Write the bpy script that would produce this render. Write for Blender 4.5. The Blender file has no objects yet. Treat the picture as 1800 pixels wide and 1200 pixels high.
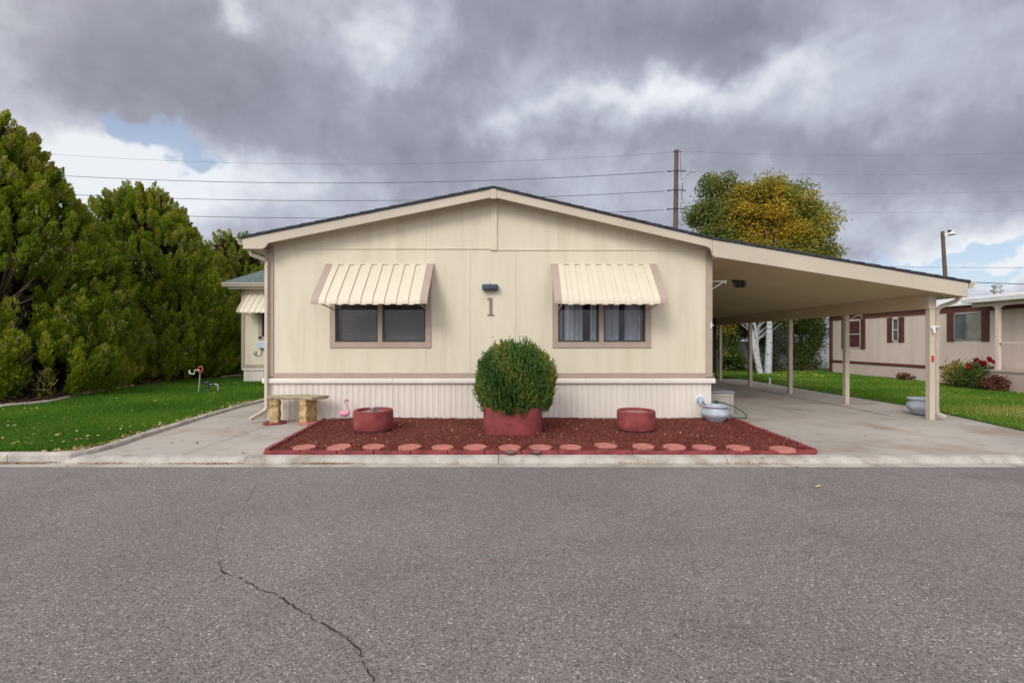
import bpy, math, random
import numpy as np
from mathutils import Vector, Matrix
R = math.radians
random.seed(7); rng = np.random.default_rng(7)
S = bpy.context.scene
# ------------------------------------------------------------------ camera
CH, F = 1.45, 800.0
cam = bpy.data.cameras.new("camera"); cam.lens = 16.0; cam.sensor_width = 36.0
cam.clip_start = 0.05; cam.clip_end = 3000
co = bpy.data.objects.new("camera", cam); S.collection.objects.link(co)
co.location = (0, 0, CH); co.rotation_euler = (R(90), 0, 0); S.camera = co
S.view_settings.view_transform = 'Standard'; S.view_settings.look = 'None'
S.view_settings.exposure = 0.35; S.view_settings.gamma = 1.0
def W(x, y, Z): return ((x-900)*Z/F, Z, CH-(y-600)*Z/F)     # survey helper: image measurement at a known distance
# ------------------------------------------------------------------ world
SUN = Vector((-0.40, -0.76, 0.58)).normalized()
wd = bpy.data.worlds.new("World"); S.world = wd; wd.use_nodes = True
nt = wd.node_tree; nt.nodes.clear()
def N(t, **k):
    n = nt.nodes.new(t)
    for a, b in k.items(): setattr(n, a, b)
    return n
def lk(a, b): nt.links.new(a, b)
def math_(op, a, b=None, c=None, clamp=False):
    n = N('ShaderNodeMath', operation=op); n.use_clamp = clamp
    for i, v in enumerate((a, b, c)):
        if v is None: continue
        if isinstance(v, (int, float)): n.inputs[i].default_value = v
        else: lk(v, n.inputs[i])
    return n.outputs[0]
def sstep(v, a, b):
    n = N('ShaderNodeMapRange', interpolation_type='SMOOTHSTEP'); lk(v, n.inputs[0])
    n.inputs[1].default_value = a; n.inputs[2].default_value = b
    return n.outputs[0]
out = N('ShaderNodeOutputWorld'); bg = N('ShaderNodeBackground'); bg.inputs[1].default_value = 0.1
lk(bg.outputs[0], out.inputs[0])
sky = N('ShaderNodeTexSky', sky_type='NISHITA'); sky.sun_disc = False
sky.sun_elevation = math.asin(SUN.z); sky.sun_rotation = math.atan2(SUN.x, SUN.y)
tc = N('ShaderNodeTexCoord'); sp = N('ShaderNodeSeparateXYZ'); lk(tc.outputs['Generated'], sp.inputs[0])
dx, dy, dz = sp.outputs
yy = math_('MAXIMUM', dy, 0.08)
u0 = math_('DIVIDE', dx, yy); v0 = math_('DIVIDE', dz, yy)
front = sstep(dy, 0.08, 0.35)
def noise(vec, scale, det, rough=.55, dist=0.0):
    n = N('ShaderNodeTexNoise'); n.inputs['Scale'].default_value = scale; n.inputs['Detail'].default_value = det
    n.inputs['Roughness'].default_value = rough; n.inputs['Distortion'].default_value = dist; lk(vec, n.inputs['Vector'])
    return n
zz = math_('ADD', math_('MAXIMUM', dz, 0.0), 0.30)
pv = N('ShaderNodeCombineXYZ'); lk(math_('DIVIDE', dx, zz), pv.inputs[0]); lk(math_('DIVIDE', dy, zz), pv.inputs[1]); pv.inputs[2].default_value = 3.7
warp = noise(tc.outputs['Generated'], 3.2, 5, .6)
ws = N('ShaderNodeSeparateXYZ'); lk(warp.outputs['Color'], ws.inputs[0])
wu = math_('MULTIPLY', math_('SUBTRACT', ws.outputs[0], .5), .5); wv = math_('MULTIPLY', math_('SUBTRACT', ws.outputs[1], .5), .4)
U = math_('ADD', u0, wu); V = math_('ADD', v0, wv)
n1 = noise(pv.outputs[0], 1.15, 7, .52, .35).outputs['Fac']
n2 = noise(tc.outputs['Generated'], 7.0, 8, .58, .2).outputs['Fac']
n3 = noise(tc.outputs['Generated'], 17.0, 6, .6, .5).outputs['Fac']
def blob(px, py, rx, ry, amp, rot=0.0, UU=None, VV=None):
    cu, cv = (px-900)/F, (600-py)/F
    a = math_('SUBTRACT', UU or U, cu); b = math_('SUBTRACT', VV or V, cv)
    if rot:
        c, s = math.cos(R(rot)), math.sin(R(rot))
        a, b = (math_('ADD', math_('MULTIPLY', a, c), math_('MULTIPLY', b, s)),
                math_('SUBTRACT', math_('MULTIPLY', b, c), math_('MULTIPLY', a, s)))
    a = math_('MULTIPLY', a, F/rx); b = math_('MULTIPLY', b, F/ry)
    e = math_('ADD', math_('MULTIPLY', a, a), math_('MULTIPLY', b, b))
    return math_('MULTIPLY', math_('POWER', 2.718, math_('MULTIPLY', e, -1.0)), amp)
def addall(l):
    r = l[0]
    for q in l[1:]: r = math_('ADD', r, q)
    return r
bright = addall([
    blob(690, 75, 110, 70, .42), blob(405, 35, 40, 26, .35, -30), blob(10, 60, 170, 110, .14), blob(20, 190, 110, 60, .2),
    blob(250, 330, 270, 95, .72), blob(120, 260, 130, 50, .3), blob(960, 110, 110, 60, .22), blob(930, 205, 130, 30, .22, 4), blob(1120, 185, 130, 36, .22, 14),
    blob(1330, 130, 230, 34, .30, 20), blob(1300, 190, 300, 50, .14, 8), blob(1640, 90, 260, 60, .2, 8), blob(1750, 170, 200, 60, .2), blob(1740, 440, 170, 60, .7), blob(1200, 330, 420, 60, .14),
    blob(1600, 400, 170, 60, .16),
    blob(400, 150, 330, 90, -.16, -8), blob(600, 260, 300, 60, -.14, -10), blob(1230, 70, 230, 75, -.22), blob(870, 60, 90, 70, -.1),
    blob(1560, 260, 330, 70, -.18, 6), blob(1000, 270, 200, 40, -.06), blob(1000, 420, 700, 60, .06)])
bf = math_('MULTIPLY', bright, math_('MULTIPLY', front, 1.3))
base = math_('ADD', math_('MULTIPLY', math_('SUBTRACT', n1, .5), .85), math_('ADD', math_('MULTIPLY', math_('SUBTRACT', n2, .5), .80), math_('MULTIPLY', math_('SUBTRACT', n3, .5), .28)))
Bv = math_('ADD', math_('ADD', base, .30), bf, clamp=True)
ramp = N('ShaderNodeValToRGB'); lk(Bv, ramp.inputs[0]); cr = ramp.color_ramp
cr.elements[0].position = 0; cr.elements[0].color = (.25, .262, .325, 1)
cr.elements[1].position = 1; cr.elements[1].color = (.86, .90, .96, 1)
e = cr.elements.new(.33); e.color = (.355, .37, .45, 1)
e = cr.elements.new(.62); e.color = (.54, .57, .67, 1)
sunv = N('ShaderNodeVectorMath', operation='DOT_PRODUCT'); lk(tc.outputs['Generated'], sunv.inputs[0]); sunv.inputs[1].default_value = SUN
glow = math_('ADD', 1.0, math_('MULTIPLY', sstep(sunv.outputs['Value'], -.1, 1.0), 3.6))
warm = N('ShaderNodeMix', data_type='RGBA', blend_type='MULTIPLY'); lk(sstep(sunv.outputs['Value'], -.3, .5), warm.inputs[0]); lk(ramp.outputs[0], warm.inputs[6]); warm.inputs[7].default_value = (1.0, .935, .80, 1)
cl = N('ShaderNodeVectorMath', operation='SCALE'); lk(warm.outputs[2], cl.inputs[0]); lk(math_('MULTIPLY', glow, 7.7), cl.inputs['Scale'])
blue = math_('MULTIPLY', addall([blob(285, 238, 115, 34, 1.0, -14), blob(385, 300, 60, 34, .8), blob(1690, 425, 110, 20, 1.1, 6), blob(1560, 462, 110, 16, .9), blob(1690, 468, 110, 14, .9)]), front)
bl = math_('SUBTRACT', math_('SUBTRACT', blue, math_('MULTIPLY', n2, .5)), math_('MULTIPLY', math_('SUBTRACT', n3, .40), 1.1)); bm = math_('MULTIPLY', sstep(bl, .02, .42), .85)
bsc = N('ShaderNodeVectorMath', operation='SCALE'); lk(sky.outputs[0], bsc.inputs[0]); bsc.inputs['Scale'].default_value = 1.0
bc = N('ShaderNodeMix', data_type='RGBA'); bc.inputs[0].default_value = .55; lk(bsc.outputs[0], bc.inputs[6]); bc.inputs[7].default_value = (4.0, 4.9, 6.5, 1)
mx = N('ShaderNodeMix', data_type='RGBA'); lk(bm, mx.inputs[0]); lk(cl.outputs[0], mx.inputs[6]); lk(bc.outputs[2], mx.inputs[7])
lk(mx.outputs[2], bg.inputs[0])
# ------------------------------------------------------------------ sun
sl = bpy.data.lights.new("sun", 'SUN'); sl.energy = 1.25; sl.angle = R(22); sl.color = (1, .96, .89)
so = bpy.data.objects.new("sun", sl); S.collection.objects.link(so); so.location = (-20, -30, 40)
so.rotation_euler = (-SUN).to_track_quat('-Z', 'Y').to_euler()

# ------------------------------------------------------------------ materials
def mat(name, col, rough=.7, var=.12, scale=4.0, bump=0.0, bscale=60.0, spec=.3, stretch=None, col2=None, thr=(.35, .65),
        fine=0.0, metal=0.0, tint=None, trans=0.0, speck=None, stain=None):
    m = bpy.data.materials.new(name); m.use_nodes = True; t = m.node_tree; t.nodes.clear()
    n = t.nodes.new; L = t.links.new
    o = n('ShaderNodeOutputMaterial'); p = n('ShaderNodeBsdfPrincipled')
    p.inputs['Roughness'].default_value = rough; p.inputs['Specular IOR Level'].default_value = spec; p.inputs['Metallic'].default_value = metal
    c = n('ShaderNodeTexCoord'); vec = c.outputs['Object']
    if stretch:
        mp = n('ShaderNodeMapping'); mp.inputs['Scale'].default_value = stretch; L(vec, mp.inputs[0]); sv = mp.outputs[0]
    else: sv = vec
    if tint:
        a = n('ShaderNodeAttribute'); a.attribute_name = 'tint'; rp = n('ShaderNodeValToRGB'); L(a.outputs['Fac'], rp.inputs[0])
        el = rp.color_ramp.elements
        el[0].position = tint[0][0]; el[0].color = (*tint[0][1], 1); el[1].position = tint[-1][0]; el[1].color = (*tint[-1][1], 1)
        for q in tint[1:-1]: z = el.new(q[0]); z.color = (*q[1], 1)
        colout = rp.outputs[0]
    else:
        ns = n('ShaderNodeTexNoise'); ns.inputs['Scale'].default_value = scale; ns.inputs['Detail'].default_value = 5; L(sv, ns.inputs[0])
        mr = n('ShaderNodeMapRange'); mr.inputs[1].default_value = thr[0]; mr.inputs[2].default_value = thr[1]; L(ns.outputs[0], mr.inputs[0])
        mi = n('ShaderNodeMix'); mi.data_type = 'RGBA'; L(mr.outputs[0], mi.inputs[0])
        c2 = col2 or tuple(min(1, x*(1+var)) for x in col); c1 = col if col2 else tuple(x*(1-var) for x in col)
        mi.inputs[6].default_value = (*c1, 1); mi.inputs[7].default_value = (*c2, 1); colout = mi.outputs[2]
    if fine:
        nf = n('ShaderNodeTexNoise'); nf.inputs['Scale'].default_value = bscale; nf.inputs['Detail'].default_value = 3; nf.inputs['Roughness'].default_value = .7; L(vec, nf.inputs[0])
        mf = n('ShaderNodeMapRange'); mf.inputs[1].default_value = .3; mf.inputs[2].default_value = .7; mf.inputs[3].default_value = 1-fine; mf.inputs[4].default_value = 1+fine; L(nf.outputs[0], mf.inputs[0])
        vs = n('ShaderNodeVectorMath'); vs.operation = 'SCALE'; L(colout, vs.inputs[0]); L(mf.outputs[0], vs.inputs['Scale']); colout = vs.outputs[0]
    if speck:
        vo = n('ShaderNodeTexVoronoi'); vo.inputs['Scale'].default_value = speck[0]; L(vec, vo.inputs['Vector'])
        sc = n('ShaderNodeSeparateColor'); L(vo.outputs['Color'], sc.inputs[0])
        rs = n('ShaderNodeValToRGB'); rs.color_ramp.interpolation = 'CONSTANT'; L(sc.outputs[0], rs.inputs[0])
        el = rs.color_ramp.elements; el[0].position = 0; el[0].color = (speck[1][0][1],)*3+(1,)
        el[1].position = speck[1][1][0]; el[1].color = (speck[1][1][1],)*3+(1,)
        for q in speck[1][2:]: z = el.new(q[0]); z.color = (q[1],)*3+(1,)
        ml = n('ShaderNodeMix'); ml.data_type = 'RGBA'; ml.blend_type = 'MULTIPLY'; ml.inputs[0].default_value = 1
        L(colout, ml.inputs[6]); L(rs.outputs[0], ml.inputs[7]); colout = ml.outputs[2]
        v2 = n('ShaderNodeVectorMath'); v2.operation = 'SCALE'; v2.inputs['Scale'].default_value = 2.0; L(colout, v2.inputs[0]); colout = v2.outputs[0]
    if stain:
        for (sc_, t0, t1, sc3, stg) in stain:
            q1 = n('ShaderNodeTexNoise'); q1.inputs['Scale'].default_value = sc_; q1.inputs['Detail'].default_value = 6; q1.inputs['Roughness'].default_value = .62; q1.inputs['Distortion'].default_value = .4; L(sv, q1.inputs[0])
            q2 = n('ShaderNodeMapRange'); q2.inputs[1].default_value = t0; q2.inputs[2].default_value = t1; q2.inputs[4].default_value = stg; L(q1.outputs[0], q2.inputs[0])
            q3 = n('ShaderNodeMix'); q3.data_type = 'RGBA'; q3.blend_type = 'MULTIPLY'; L(q2.outputs[0], q3.inputs[0]); L(colout, q3.inputs[6]); q3.inputs[7].default_value = (*sc3, 1); colout = q3.outputs[2]
    L(colout, p.inputs['Base Color'])
    if bump:
        nb = n('ShaderNodeTexNoise'); nb.inputs['Scale'].default_value = bscale; nb.inputs['Detail'].default_value = 4; L(vec, nb.inputs[0])
        b = n('ShaderNodeBump'); b.inputs['Strength'].default_value = bump; b.inputs['Distance'].default_value = .01; L(nb.outputs[0], b.inputs['Height']); L(b.outputs[0], p.inputs['Normal'])
    if trans:
        tr = n('ShaderNodeBsdfTranslucent'); L(colout, tr.inputs[0]); ms = n('ShaderNodeMixShader'); ms.inputs[0].default_value = trans
        L(p.outputs[0], ms.inputs[1]); L(tr.outputs[0], ms.inputs[2]); L(ms.outputs[0], o.inputs[0])
    else: L(p.outputs[0], o.inputs[0])
    return m
CREAM = (.665, .605, .475); TAN = (.40, .325, .262)
M = {}
M['siding'] = mat('siding', CREAM, .65, .035, 1.6, .12, 90, stretch=(3, 3, .35), fine=.02, stain=[(1.1, .52, .72, (.90, .875, .84), .9), (5, .60, .74, (.93, .91, .89), .5)])
M['tan'] = mat('tan_paint', TAN, .6, .05, 3, .05, 80)
M['fascia'] = mat('fascia_paint', (.52, .455, .365), .55, .05, 1.5, .04, 60)
M['ceiling'] = mat('ceiling_paint', (.58, .46, .29), .6, .06, .8, .03, 40)
M['skirt'] = mat('skirting_vinyl', (.70, .65, .58), .5, .05, 1.2, .03, 40, stretch=(2, 2, .5))
M['shingle'] = mat('asphalt_shingle', (.035, .04, .05), .9, .35, 14, .5, 90)
M['green_shingle'] = mat('green_shingle', (.10, .145, .135), .9, .25, 9, .5, 60, fine=.25)
M['awning'] = mat('awning_enamel', (.66, .60, .475), .4, .015, 3, .02, 30, spec=.4)
M['gutter'] = mat('gutter_enamel', (.54, .46, .38), .4, .04, 4)
M['metal_dark'] = mat('dark_metal', (.045, .05, .06), .45, .1, 8)
M['frame_dark'] = mat('bronze_window_frame', (.06, .052, .045), .4, .1, 8)
M['slate'] = mat('slate_blue_enamel', (.05, .07, .10), .4, .15, 8)
M['white_metal'] = mat('white_enamel', (.7, .7, .68), .4, .05, 5)
M['galv'] = mat('galvanised_steel', (.42, .44, .46), .45, .15, 10, metal=.6)
M['blind'] = mat('grey_blind', (.33, .31, .29), .6, .08, 3)
M['curtain'] = mat('pale_curtain', (.62, .65, .72), .9, .08, 3)
M['interior'] = mat('interior_wall', (.25, .23, .21), .8, .05, 2)
M['concrete'] = mat('concrete_slab', (.425, .392, .350), .85, .09, .55, .25, 120, fine=.10, stain=[(.9, .50, .68, (.78, .68, .58), .9), (3.2, .60, .66, (.62, .58, .54), .5), (.35, .45, .6, (.86, .85, .84), 1)])
M['concrete_old'] = mat('concrete_curb', (.41, .385, .345), .9, .16, 3.5, .4, 70, fine=.18, stain=[(2.2, .52, .66, (.66, .6, .52), .8), (11, .62, .68, (.5, .46, .4), .6)])
M['concrete_edge'] = mat('concrete_edging', (.44, .40, .36), .9, .18, 5, .5, 50, fine=.18)
M['joint'] = mat('joint_dirt', (.10, .088, .072), .95, .3, 12)
M['asphalt'] = mat('asphalt', (.208, .187, .176), .85, .07, .7, .5, 120, fine=.08, spec=.3,
                   speck=(128, [(0, .25), (.12, .38), (.32, .47), (.60, .55), (.80, .64), (.93, .84), (.985, 1.28)]), stain=[(.28, .42, .62, (.86, .86, .88), 1), (1.3, .58, .70, (.80, .79, .78), .7), (6, .66, .72, (.6, .58, .56), .4)])
M['crack'] = mat('asphalt_crack', (.035, .03, .027), .95, .4, 20)
M['crack_dirt'] = mat('crack_filled_dirt', (.13, .095, .075), .95, .4, 20)
M['lawn'] = mat('lawn_soil', (.06, .13, .018), .95, .35, 3, .8, 60, fine=.3)
M['earth'] = mat('earth', (.12, .10, .07), .95, .2, 1, .4, 8)
M['mulch_brown'] = mat('brown_mulch', (.085, .052, .038), .95, .35, 18, 1.0, 60, fine=.4)
M['mulch_red'] = mat('red_mulch', (.15, .038, .030), .95, .35, 25, 1.0, 70, fine=.4)
M['maroon'] = mat('maroon_paint', (.25, .052, .055), .8, .20, 6, .8, 90, fine=.18, stain=[(7, .55, .68, (1.25, 1.7, 1.6), .6), (3, .5, .7, (.75, .7, .7), .8)])
M['maroon_edge'] = mat('maroon_brick_paint', (.22, .044, .048), .85, .25, 12, .6, 60, fine=.2, stain=[(5, .5, .66, (1.1, 1.6, 1.5), .6)])
M['paver'] = mat('salmon_paver', (.47, .175, .145), .85, .15, 9, .4, 80, fine=.12)
M['stone'] = mat('bench_stone', (.36, .30, .215), .9, .25, 14, .9, 40, fine=.22)
M['stone_yellow'] = mat('bench_leg_stone', (.44, .32, .155), .85, .28, 10, .6, 50, fine=.15)
M['pot'] = mat('grey_pot', (.38, .42, .48), .35, .10, 7, .08, 30, spec=.5)
M['soil'] = mat('potting_soil', (.10, .075, .055), .95, .3, 20, .8, 60)
M['sand'] = mat('pale_gravel_fill', (.30, .24, .20), .95, .3, 20, .8, 60, fine=.3)
M['pink'] = mat('flamingo_pink', (.70, .27, .40), .4, .1, 12, spec=.5)
M['black'] = mat('black_plastic', (.02, .02, .022), .4, .1, 5)
M['red'] = mat('red_reflector', (.55, .012, .015), .25, .05, 5, spec=.6)
M['rust'] = mat('rust_red_paint', (.33, .08, .05), .7, .2, 15)
M['hose'] = mat('green_hose', (.025, .10, .06), .5, .1, 10)
M['deckbox'] = mat('deck_box_plastic', (.36, .335, .30), .55, .05, 5)
M['deckbox_lid'] = mat('deck_box_lid', (.22, .215, .22), .5, .05, 5)
M['blue_grey'] = mat('light_blue_plastic', (.42, .55, .70), .5, .08, 8)
M['brown'] = mat('brown_trim', (.13, .048, .038), .65, .12, 4)
M['nsiding'] = mat('neighbour_siding', (.68, .565, .495), .7, .06, 1.5, .1, 60, stretch=(2, 2, .3))
M['wood_pole'] = mat('weathered_pole', (.13, .095, .075), .9, .25, 8, .6, 30, stretch=(4, 4, .4))
M['wire'] = mat('wire', (.09, .09, .11), .6, .1, 2)
M['bark'] = mat('bark', (.10, .075, .055), .95, .25, 12, .8, 25)
M['aspen_bark'] = mat('aspen_bark', (.43, .44, .455), .8, .1, 6, .4, 12, col2=(.10, .10, .10), thr=(.58, .66), stretch=(1, 1, 3))
M['vinyl'] = mat('white_vinyl', (.62, .63, .68), .5, .05, 2)
M['shed'] = mat('dark_shed_siding', (.055, .05, .048), .8, .15, 4, .2, 30)
M['rock'] = mat('river_rock', (.16, .11, .11), .7, .2, 15, .3, 30)
def glass_mat():
    m = bpy.data.materials.new('window_glass'); m.use_nodes = True; t = m.node_tree; t.nodes.clear()
    o = t.nodes.new('ShaderNodeOutputMaterial'); g = t.nodes.new('ShaderNodeBsdfGlossy'); g.inputs[0].default_value = (.95, .97, 1, 1); g.inputs['Roughness'].default_value = .03
    tr = t.nodes.new('ShaderNodeBsdfTransparent'); tr.inputs[0].default_value = (.80, .81, .82, 1)
    fr = t.nodes.new('ShaderNodeFresnel'); fr.inputs[0].default_value = 1.45; ms = t.nodes.new('ShaderNodeMixShader')
    mm = t.nodes.new('ShaderNodeMath'); mm.operation = 'MULTIPLY'; mm.inputs[1].default_value = 1.0; t.links.new(fr.outputs[0], mm.inputs[0])
    nz = t.nodes.new('ShaderNodeTexNoise'); nz.inputs['Scale'].default_value = 1.5; bp = t.nodes.new('ShaderNodeBump'); bp.inputs['Strength'].default_value = .08; bp.inputs['Distance'].default_value = .02
    tcn = t.nodes.new('ShaderNodeTexCoord'); t.links.new(tcn.outputs['Object'], nz.inputs[0]); t.links.new(nz.outputs[0], bp.inputs['Height']); t.links.new(bp.outputs[0], g.inputs['Normal'])
    ge = t.nodes.new('ShaderNodeNewGeometry'); sb = t.nodes.new('ShaderNodeMath'); sb.operation = 'SUBTRACT'; sb.inputs[0].default_value = 1; t.links.new(ge.outputs['Backfacing'], sb.inputs[1]); m2 = t.nodes.new('ShaderNodeMath'); m2.operation = 'MULTIPLY'; t.links.new(mm.outputs[0], m2.inputs[0]); t.links.new(sb.outputs[0], m2.inputs[1]); t.links.new(m2.outputs[0], ms.inputs[0]); t.links.new(tr.outputs[0], ms.inputs[1]); t.links.new(g.outputs[0], ms.inputs[2]); t.links.new(ms.outputs[0], o.inputs[0])
    return m
M['glass'] = glass_mat()
M['juniper'] = mat('conifer_foliage', (0, 0, 0), .75, tint=[(0, (.08, .13, .012)), (.35, (.17, .245, .014)), (.7, (.31, .37, .02)), (.9, (.40, .39, .035)), (.97, (.30, .19, .08)), (1, (.6, .5, .32))], trans=.38, spec=.15)
M['deadleaf_shade'] = mat('inner_dead_foliage_shade', (.055, .038, .022), .9, .3, 9)  # dead brown that also stands for shade inside the conifer crowns
M['boxbush'] = mat('yew_foliage', (0, 0, 0), .6, tint=[(0, (.045, .10, .022)), (.4, (.085, .18, .038)), (.75, (.17, .25, .05)), (.86, (.24, .25, .04)), (1, (.58, .34, .035))], trans=.28, spec=.25)
M['aspen'] = mat('aspen_foliage', (0, 0, 0), .6, tint=[(0, (.09, .14, .035)), (.3, (.17, .21, .045)), (.55, (.29, .26, .035)), (.8, (.45, .32, .03)), (1, (.60, .38, .035))], trans=.35, spec=.25)
M['shrub'] = mat('shrub_foliage', (0, 0, 0), .65, tint=[(0, (.03, .055, .014)), (.5, (.08, .13, .025)), (.8, (.17, .20, .035)), (1, (.38, .30, .05))], trans=.25, spec=.2)
M['greyshrub'] = mat('grey_foliage', (0, 0, 0), .75, tint=[(0, (.04, .055, .035)), (.6, (.10, .125, .085)), (1, (.20, .22, .15))], trans=.2, spec=.2)
M['yellowshrub'] = mat('yellow_foliage', (0, 0, 0), .7, tint=[(0, (.12, .12, .03)), (.6, (.34, .29, .06)), (1, (.55, .45, .16))], trans=.3, spec=.2)
M['redshrub'] = mat('brown_red_foliage', (0, 0, 0), .8, tint=[(0, (.09, .035, .025)), (.6, (.19, .075, .05)), (1, (.33, .2, .11))], trans=.2, spec=.2)
M['rose'] = mat('rose_petals', (.30, .010, .022), .6, .2, 20, trans=.2)
M['grass'] = mat('grass_blades', (0, 0, 0), .6, tint=[(0, (.04, .11, .010)), (.5, (.085, .215, .016)), (.85, (.15, .29, .025)), (.95, (.28, .32, .07)), (1, (.5, .43, .2))], trans=.35, spec=.2)
M['chips'] = mat('red_mulch_chips', (0, 0, 0), .9, tint=[(0, (.10, .026, .021)), (.4, (.155, .038, .030)), (.85, (.225, .058, .045)), (.985, (.27, .10, .07)), (1, (.5, .34, .24))], spec=.15)
M['chipsb'] = mat('brown_mulch_chips', (0, 0, 0), .9, tint=[(0, (.04, .025, .02)), (.7, (.15, .085, .06)), (1, (.35, .24, .15))], spec=.15)
M['leaf'] = mat('fallen_leaf', (0, 0, 0), .7, tint=[(0, (.20, .08, .03)), (.35, (.36, .21, .10)), (.65, (.62, .48, .25)), (.85, (.72, .58, .16)), (1, (.75, .55, .05))], spec=.2, trans=.15)

# ------------------------------------------------------------------ builders
COL = S.collection; BASE = {}
def tag(o, label=None, cat=None, group=None, kind=None):
    for k, v in (('label', label), ('category', cat), ('group', group), ('kind', kind)):
        if v: o[k] = v
    return o
def thing(name, label, cat, loc=(0, 0, 0), rz=0, group=None):
    o = bpy.data.objects.new(name, None); COL.objects.link(o); o.location = loc; o.rotation_euler = (0, 0, rz); o.empty_display_size = .2
    BASE[o.name] = Vector(loc); return tag(o, label, cat, group)
def dup(root, loc, rz=None, label=None):
    def rec(o, par):
        c = o.copy(); COL.objects.link(c)
        if par: c.parent = par
        for ch in o.children: rec(ch, c)
        return c
    r = rec(root, None); r.location = loc; BASE[r.name] = Vector(loc)
    if rz is not None: r.rotation_euler = (0, 0, rz)
    if label: r['label'] = label
    return r
class MB:
    def __init__(s): s.v = []; s.f = []
    def add(s, vs, fs):
        b = len(s.v); s.v += [tuple(p) for p in vs]; s.f += [tuple(i+b for i in f) for f in fs]; return s
    def box(s, x0, x1, y0, y1, z0, z1):
        return s.add([(x0,y0,z0),(x1,y0,z0),(x1,y1,z0),(x0,y1,z0),(x0,y0,z1),(x1,y0,z1),(x1,y1,z1),(x0,y1,z1)],
                     [(0,3,2,1),(4,5,6,7),(0,1,5,4),(1,2,6,5),(2,3,7,6),(3,0,4,7)])
    def prism(s, poly, a0, a1, axis='y'):
        n = len(poly)
        def mk(p, a): return {'y': (p[0], a, p[1]), 'x': (a, p[0], p[1]), 'z': (p[0], p[1], a)}[axis]
        vs = [mk(p, a0) for p in poly]+[mk(p, a1) for p in poly]
        return s.add(vs, [tuple(range(n)), tuple(range(2*n-1, n-1, -1))]+[(i, i+n, (i+1) % n+n, (i+1) % n) for i in range(n)])
    def tube(s, pts, rad, n=10, cap=True, sq=1.0):
        pts = [Vector(p) for p in pts]; m = len(pts)
        if not hasattr(rad, '__len__'): rad = [rad]*m
        t0 = (pts[1]-pts[0]).normalized(); ref = Vector((0, 0, 1)) if abs(t0.z) < .9 else Vector((0, 1, 0))
        nrm = t0.cross(ref).normalized(); vs = []
        for i in range(m):
            t = (pts[min(i+1, m-1)]-pts[max(i-1, 0)]).normalized()
            nrm = (nrm-t*nrm.dot(t)).normalized(); b = t.cross(nrm)
            for k in range(n):
                a = 2*math.pi*(k+.5)/n; vs.append(pts[i]+(nrm*math.cos(a)+b*math.sin(a)*sq)*rad[i])
        fs = [(i*n+k, i*n+(k+1) % n, (i+1)*n+(k+1) % n, (i+1)*n+k) for i in range(m-1) for k in range(n)]
        if cap: fs += [tuple(range(n-1, -1, -1)), tuple((m-1)*n+k for k in range(n))]
        return s.add(vs, fs)
    def lathe(s, prof, c=(0, 0, 0), n=40, sx=1, sy=1, power=2.0):
        vs = []; m = len(prof)
        for r, z in prof:
            for k in range(n):
                a = 2*math.pi*k/n; ca, sa = math.cos(a), math.sin(a)
                q = 1 if power == 2 else (abs(ca)**power+abs(sa)**power)**(-1/power)
                vs.append((c[0]+r*ca*q*sx, c[1]+r*sa*q*sy, c[2]+z))
        fs = [(i*n+k, i*n+(k+1) % n, (i+1)*n+(k+1) % n, (i+1)*n+k) for i in range(m-1) for k in range(n)]
        fs += [tuple(range(n-1, -1, -1)), tuple((m-1)*n+k for k in range(n))]
        return s.add(vs, fs)
    def build(s, name, m, parent=None, bevel=0, smooth=False, origin=None, local=False):
        me = bpy.data.meshes.new(name)
        off = Vector((0, 0, 0))
        if parent and not local:
            r = parent
            while r.parent: r = r.parent
            off = BASE[r.name]
        elif origin: off = Vector(origin)
        me.from_pydata([(x-off.x, y-off.y, z-off.z) for x, y, z in s.v], [], s.f); me.update()
        o = bpy.data.objects.new(name, me); COL.objects.link(o); me.materials.append(m)
        if parent: o.parent = parent
        elif origin: o.location = origin; BASE[o.name] = Vector(origin)
        if smooth: me.polygons.foreach_set('use_smooth', [True]*len(me.polygons)); me.set_sharp_from_angle(angle=R(38))
        if bevel:
            b = o.modifiers.new('bevel', 'BEVEL'); b.width = bevel; b.segments = 2; b.limit_method = 'ANGLE'; b.angle_limit = R(40)
        return o
def soup(name, q, m, parent=None, tint=None, origin=(0, 0, 0), local=False):
    q = np.asarray(q, dtype=np.float32); n, k, _ = q.shape
    if parent and not local:
        r = parent
        while r.parent: r = r.parent
        off = np.array(BASE[r.name])
    else: off = np.array(origin)
    me = bpy.data.meshes.new(name); me.vertices.add(n*k); me.vertices.foreach_set('co', (q.reshape(-1, 3)-off).astype(np.float32).ravel())
    me.loops.add(n*k); me.loops.foreach_set('vertex_index', np.arange(n*k, dtype=np.int32))
    me.polygons.add(n); me.polygons.foreach_set('loop_start', np.arange(0, n*k, k, dtype=np.int32)); me.polygons.foreach_set('loop_total', np.full(n, k, dtype=np.int32))
    if tint is not None:
        a = me.attributes.new('tint', 'FLOAT', 'POINT'); a.data.foreach_set('value', np.repeat(np.clip(tint, 0, 1), k).astype(np.float32))
    me.update(calc_edges=True)
    o = bpy.data.objects.new(name, me); COL.objects.link(o); me.materials.append(m)
    if parent: o.parent = parent
    else: o.location = origin; BASE[o.name] = Vector(origin)
    return o
def unit(a): return a/np.maximum(np.linalg.norm(a, axis=-1, keepdims=True), 1e-9)
def leaves(c, d, ln, wd_, r=rng):
    """diamond leaves: centres c, directions d, lengths, widths"""
    n = len(c); d = unit(d); s = unit(np.cross(d, r.normal(size=(n, 3)))); ln = np.asarray(ln).reshape(-1, 1); w = np.asarray(wd_).reshape(-1, 1)
    return np.stack([c-d*ln*.5, c+s*w*.5, c+d*ln*.5, c-s*w*.5], 1)
def structure(o): o['kind'] = 'structure'; return o
FY = 8.40            # front wall plane
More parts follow.
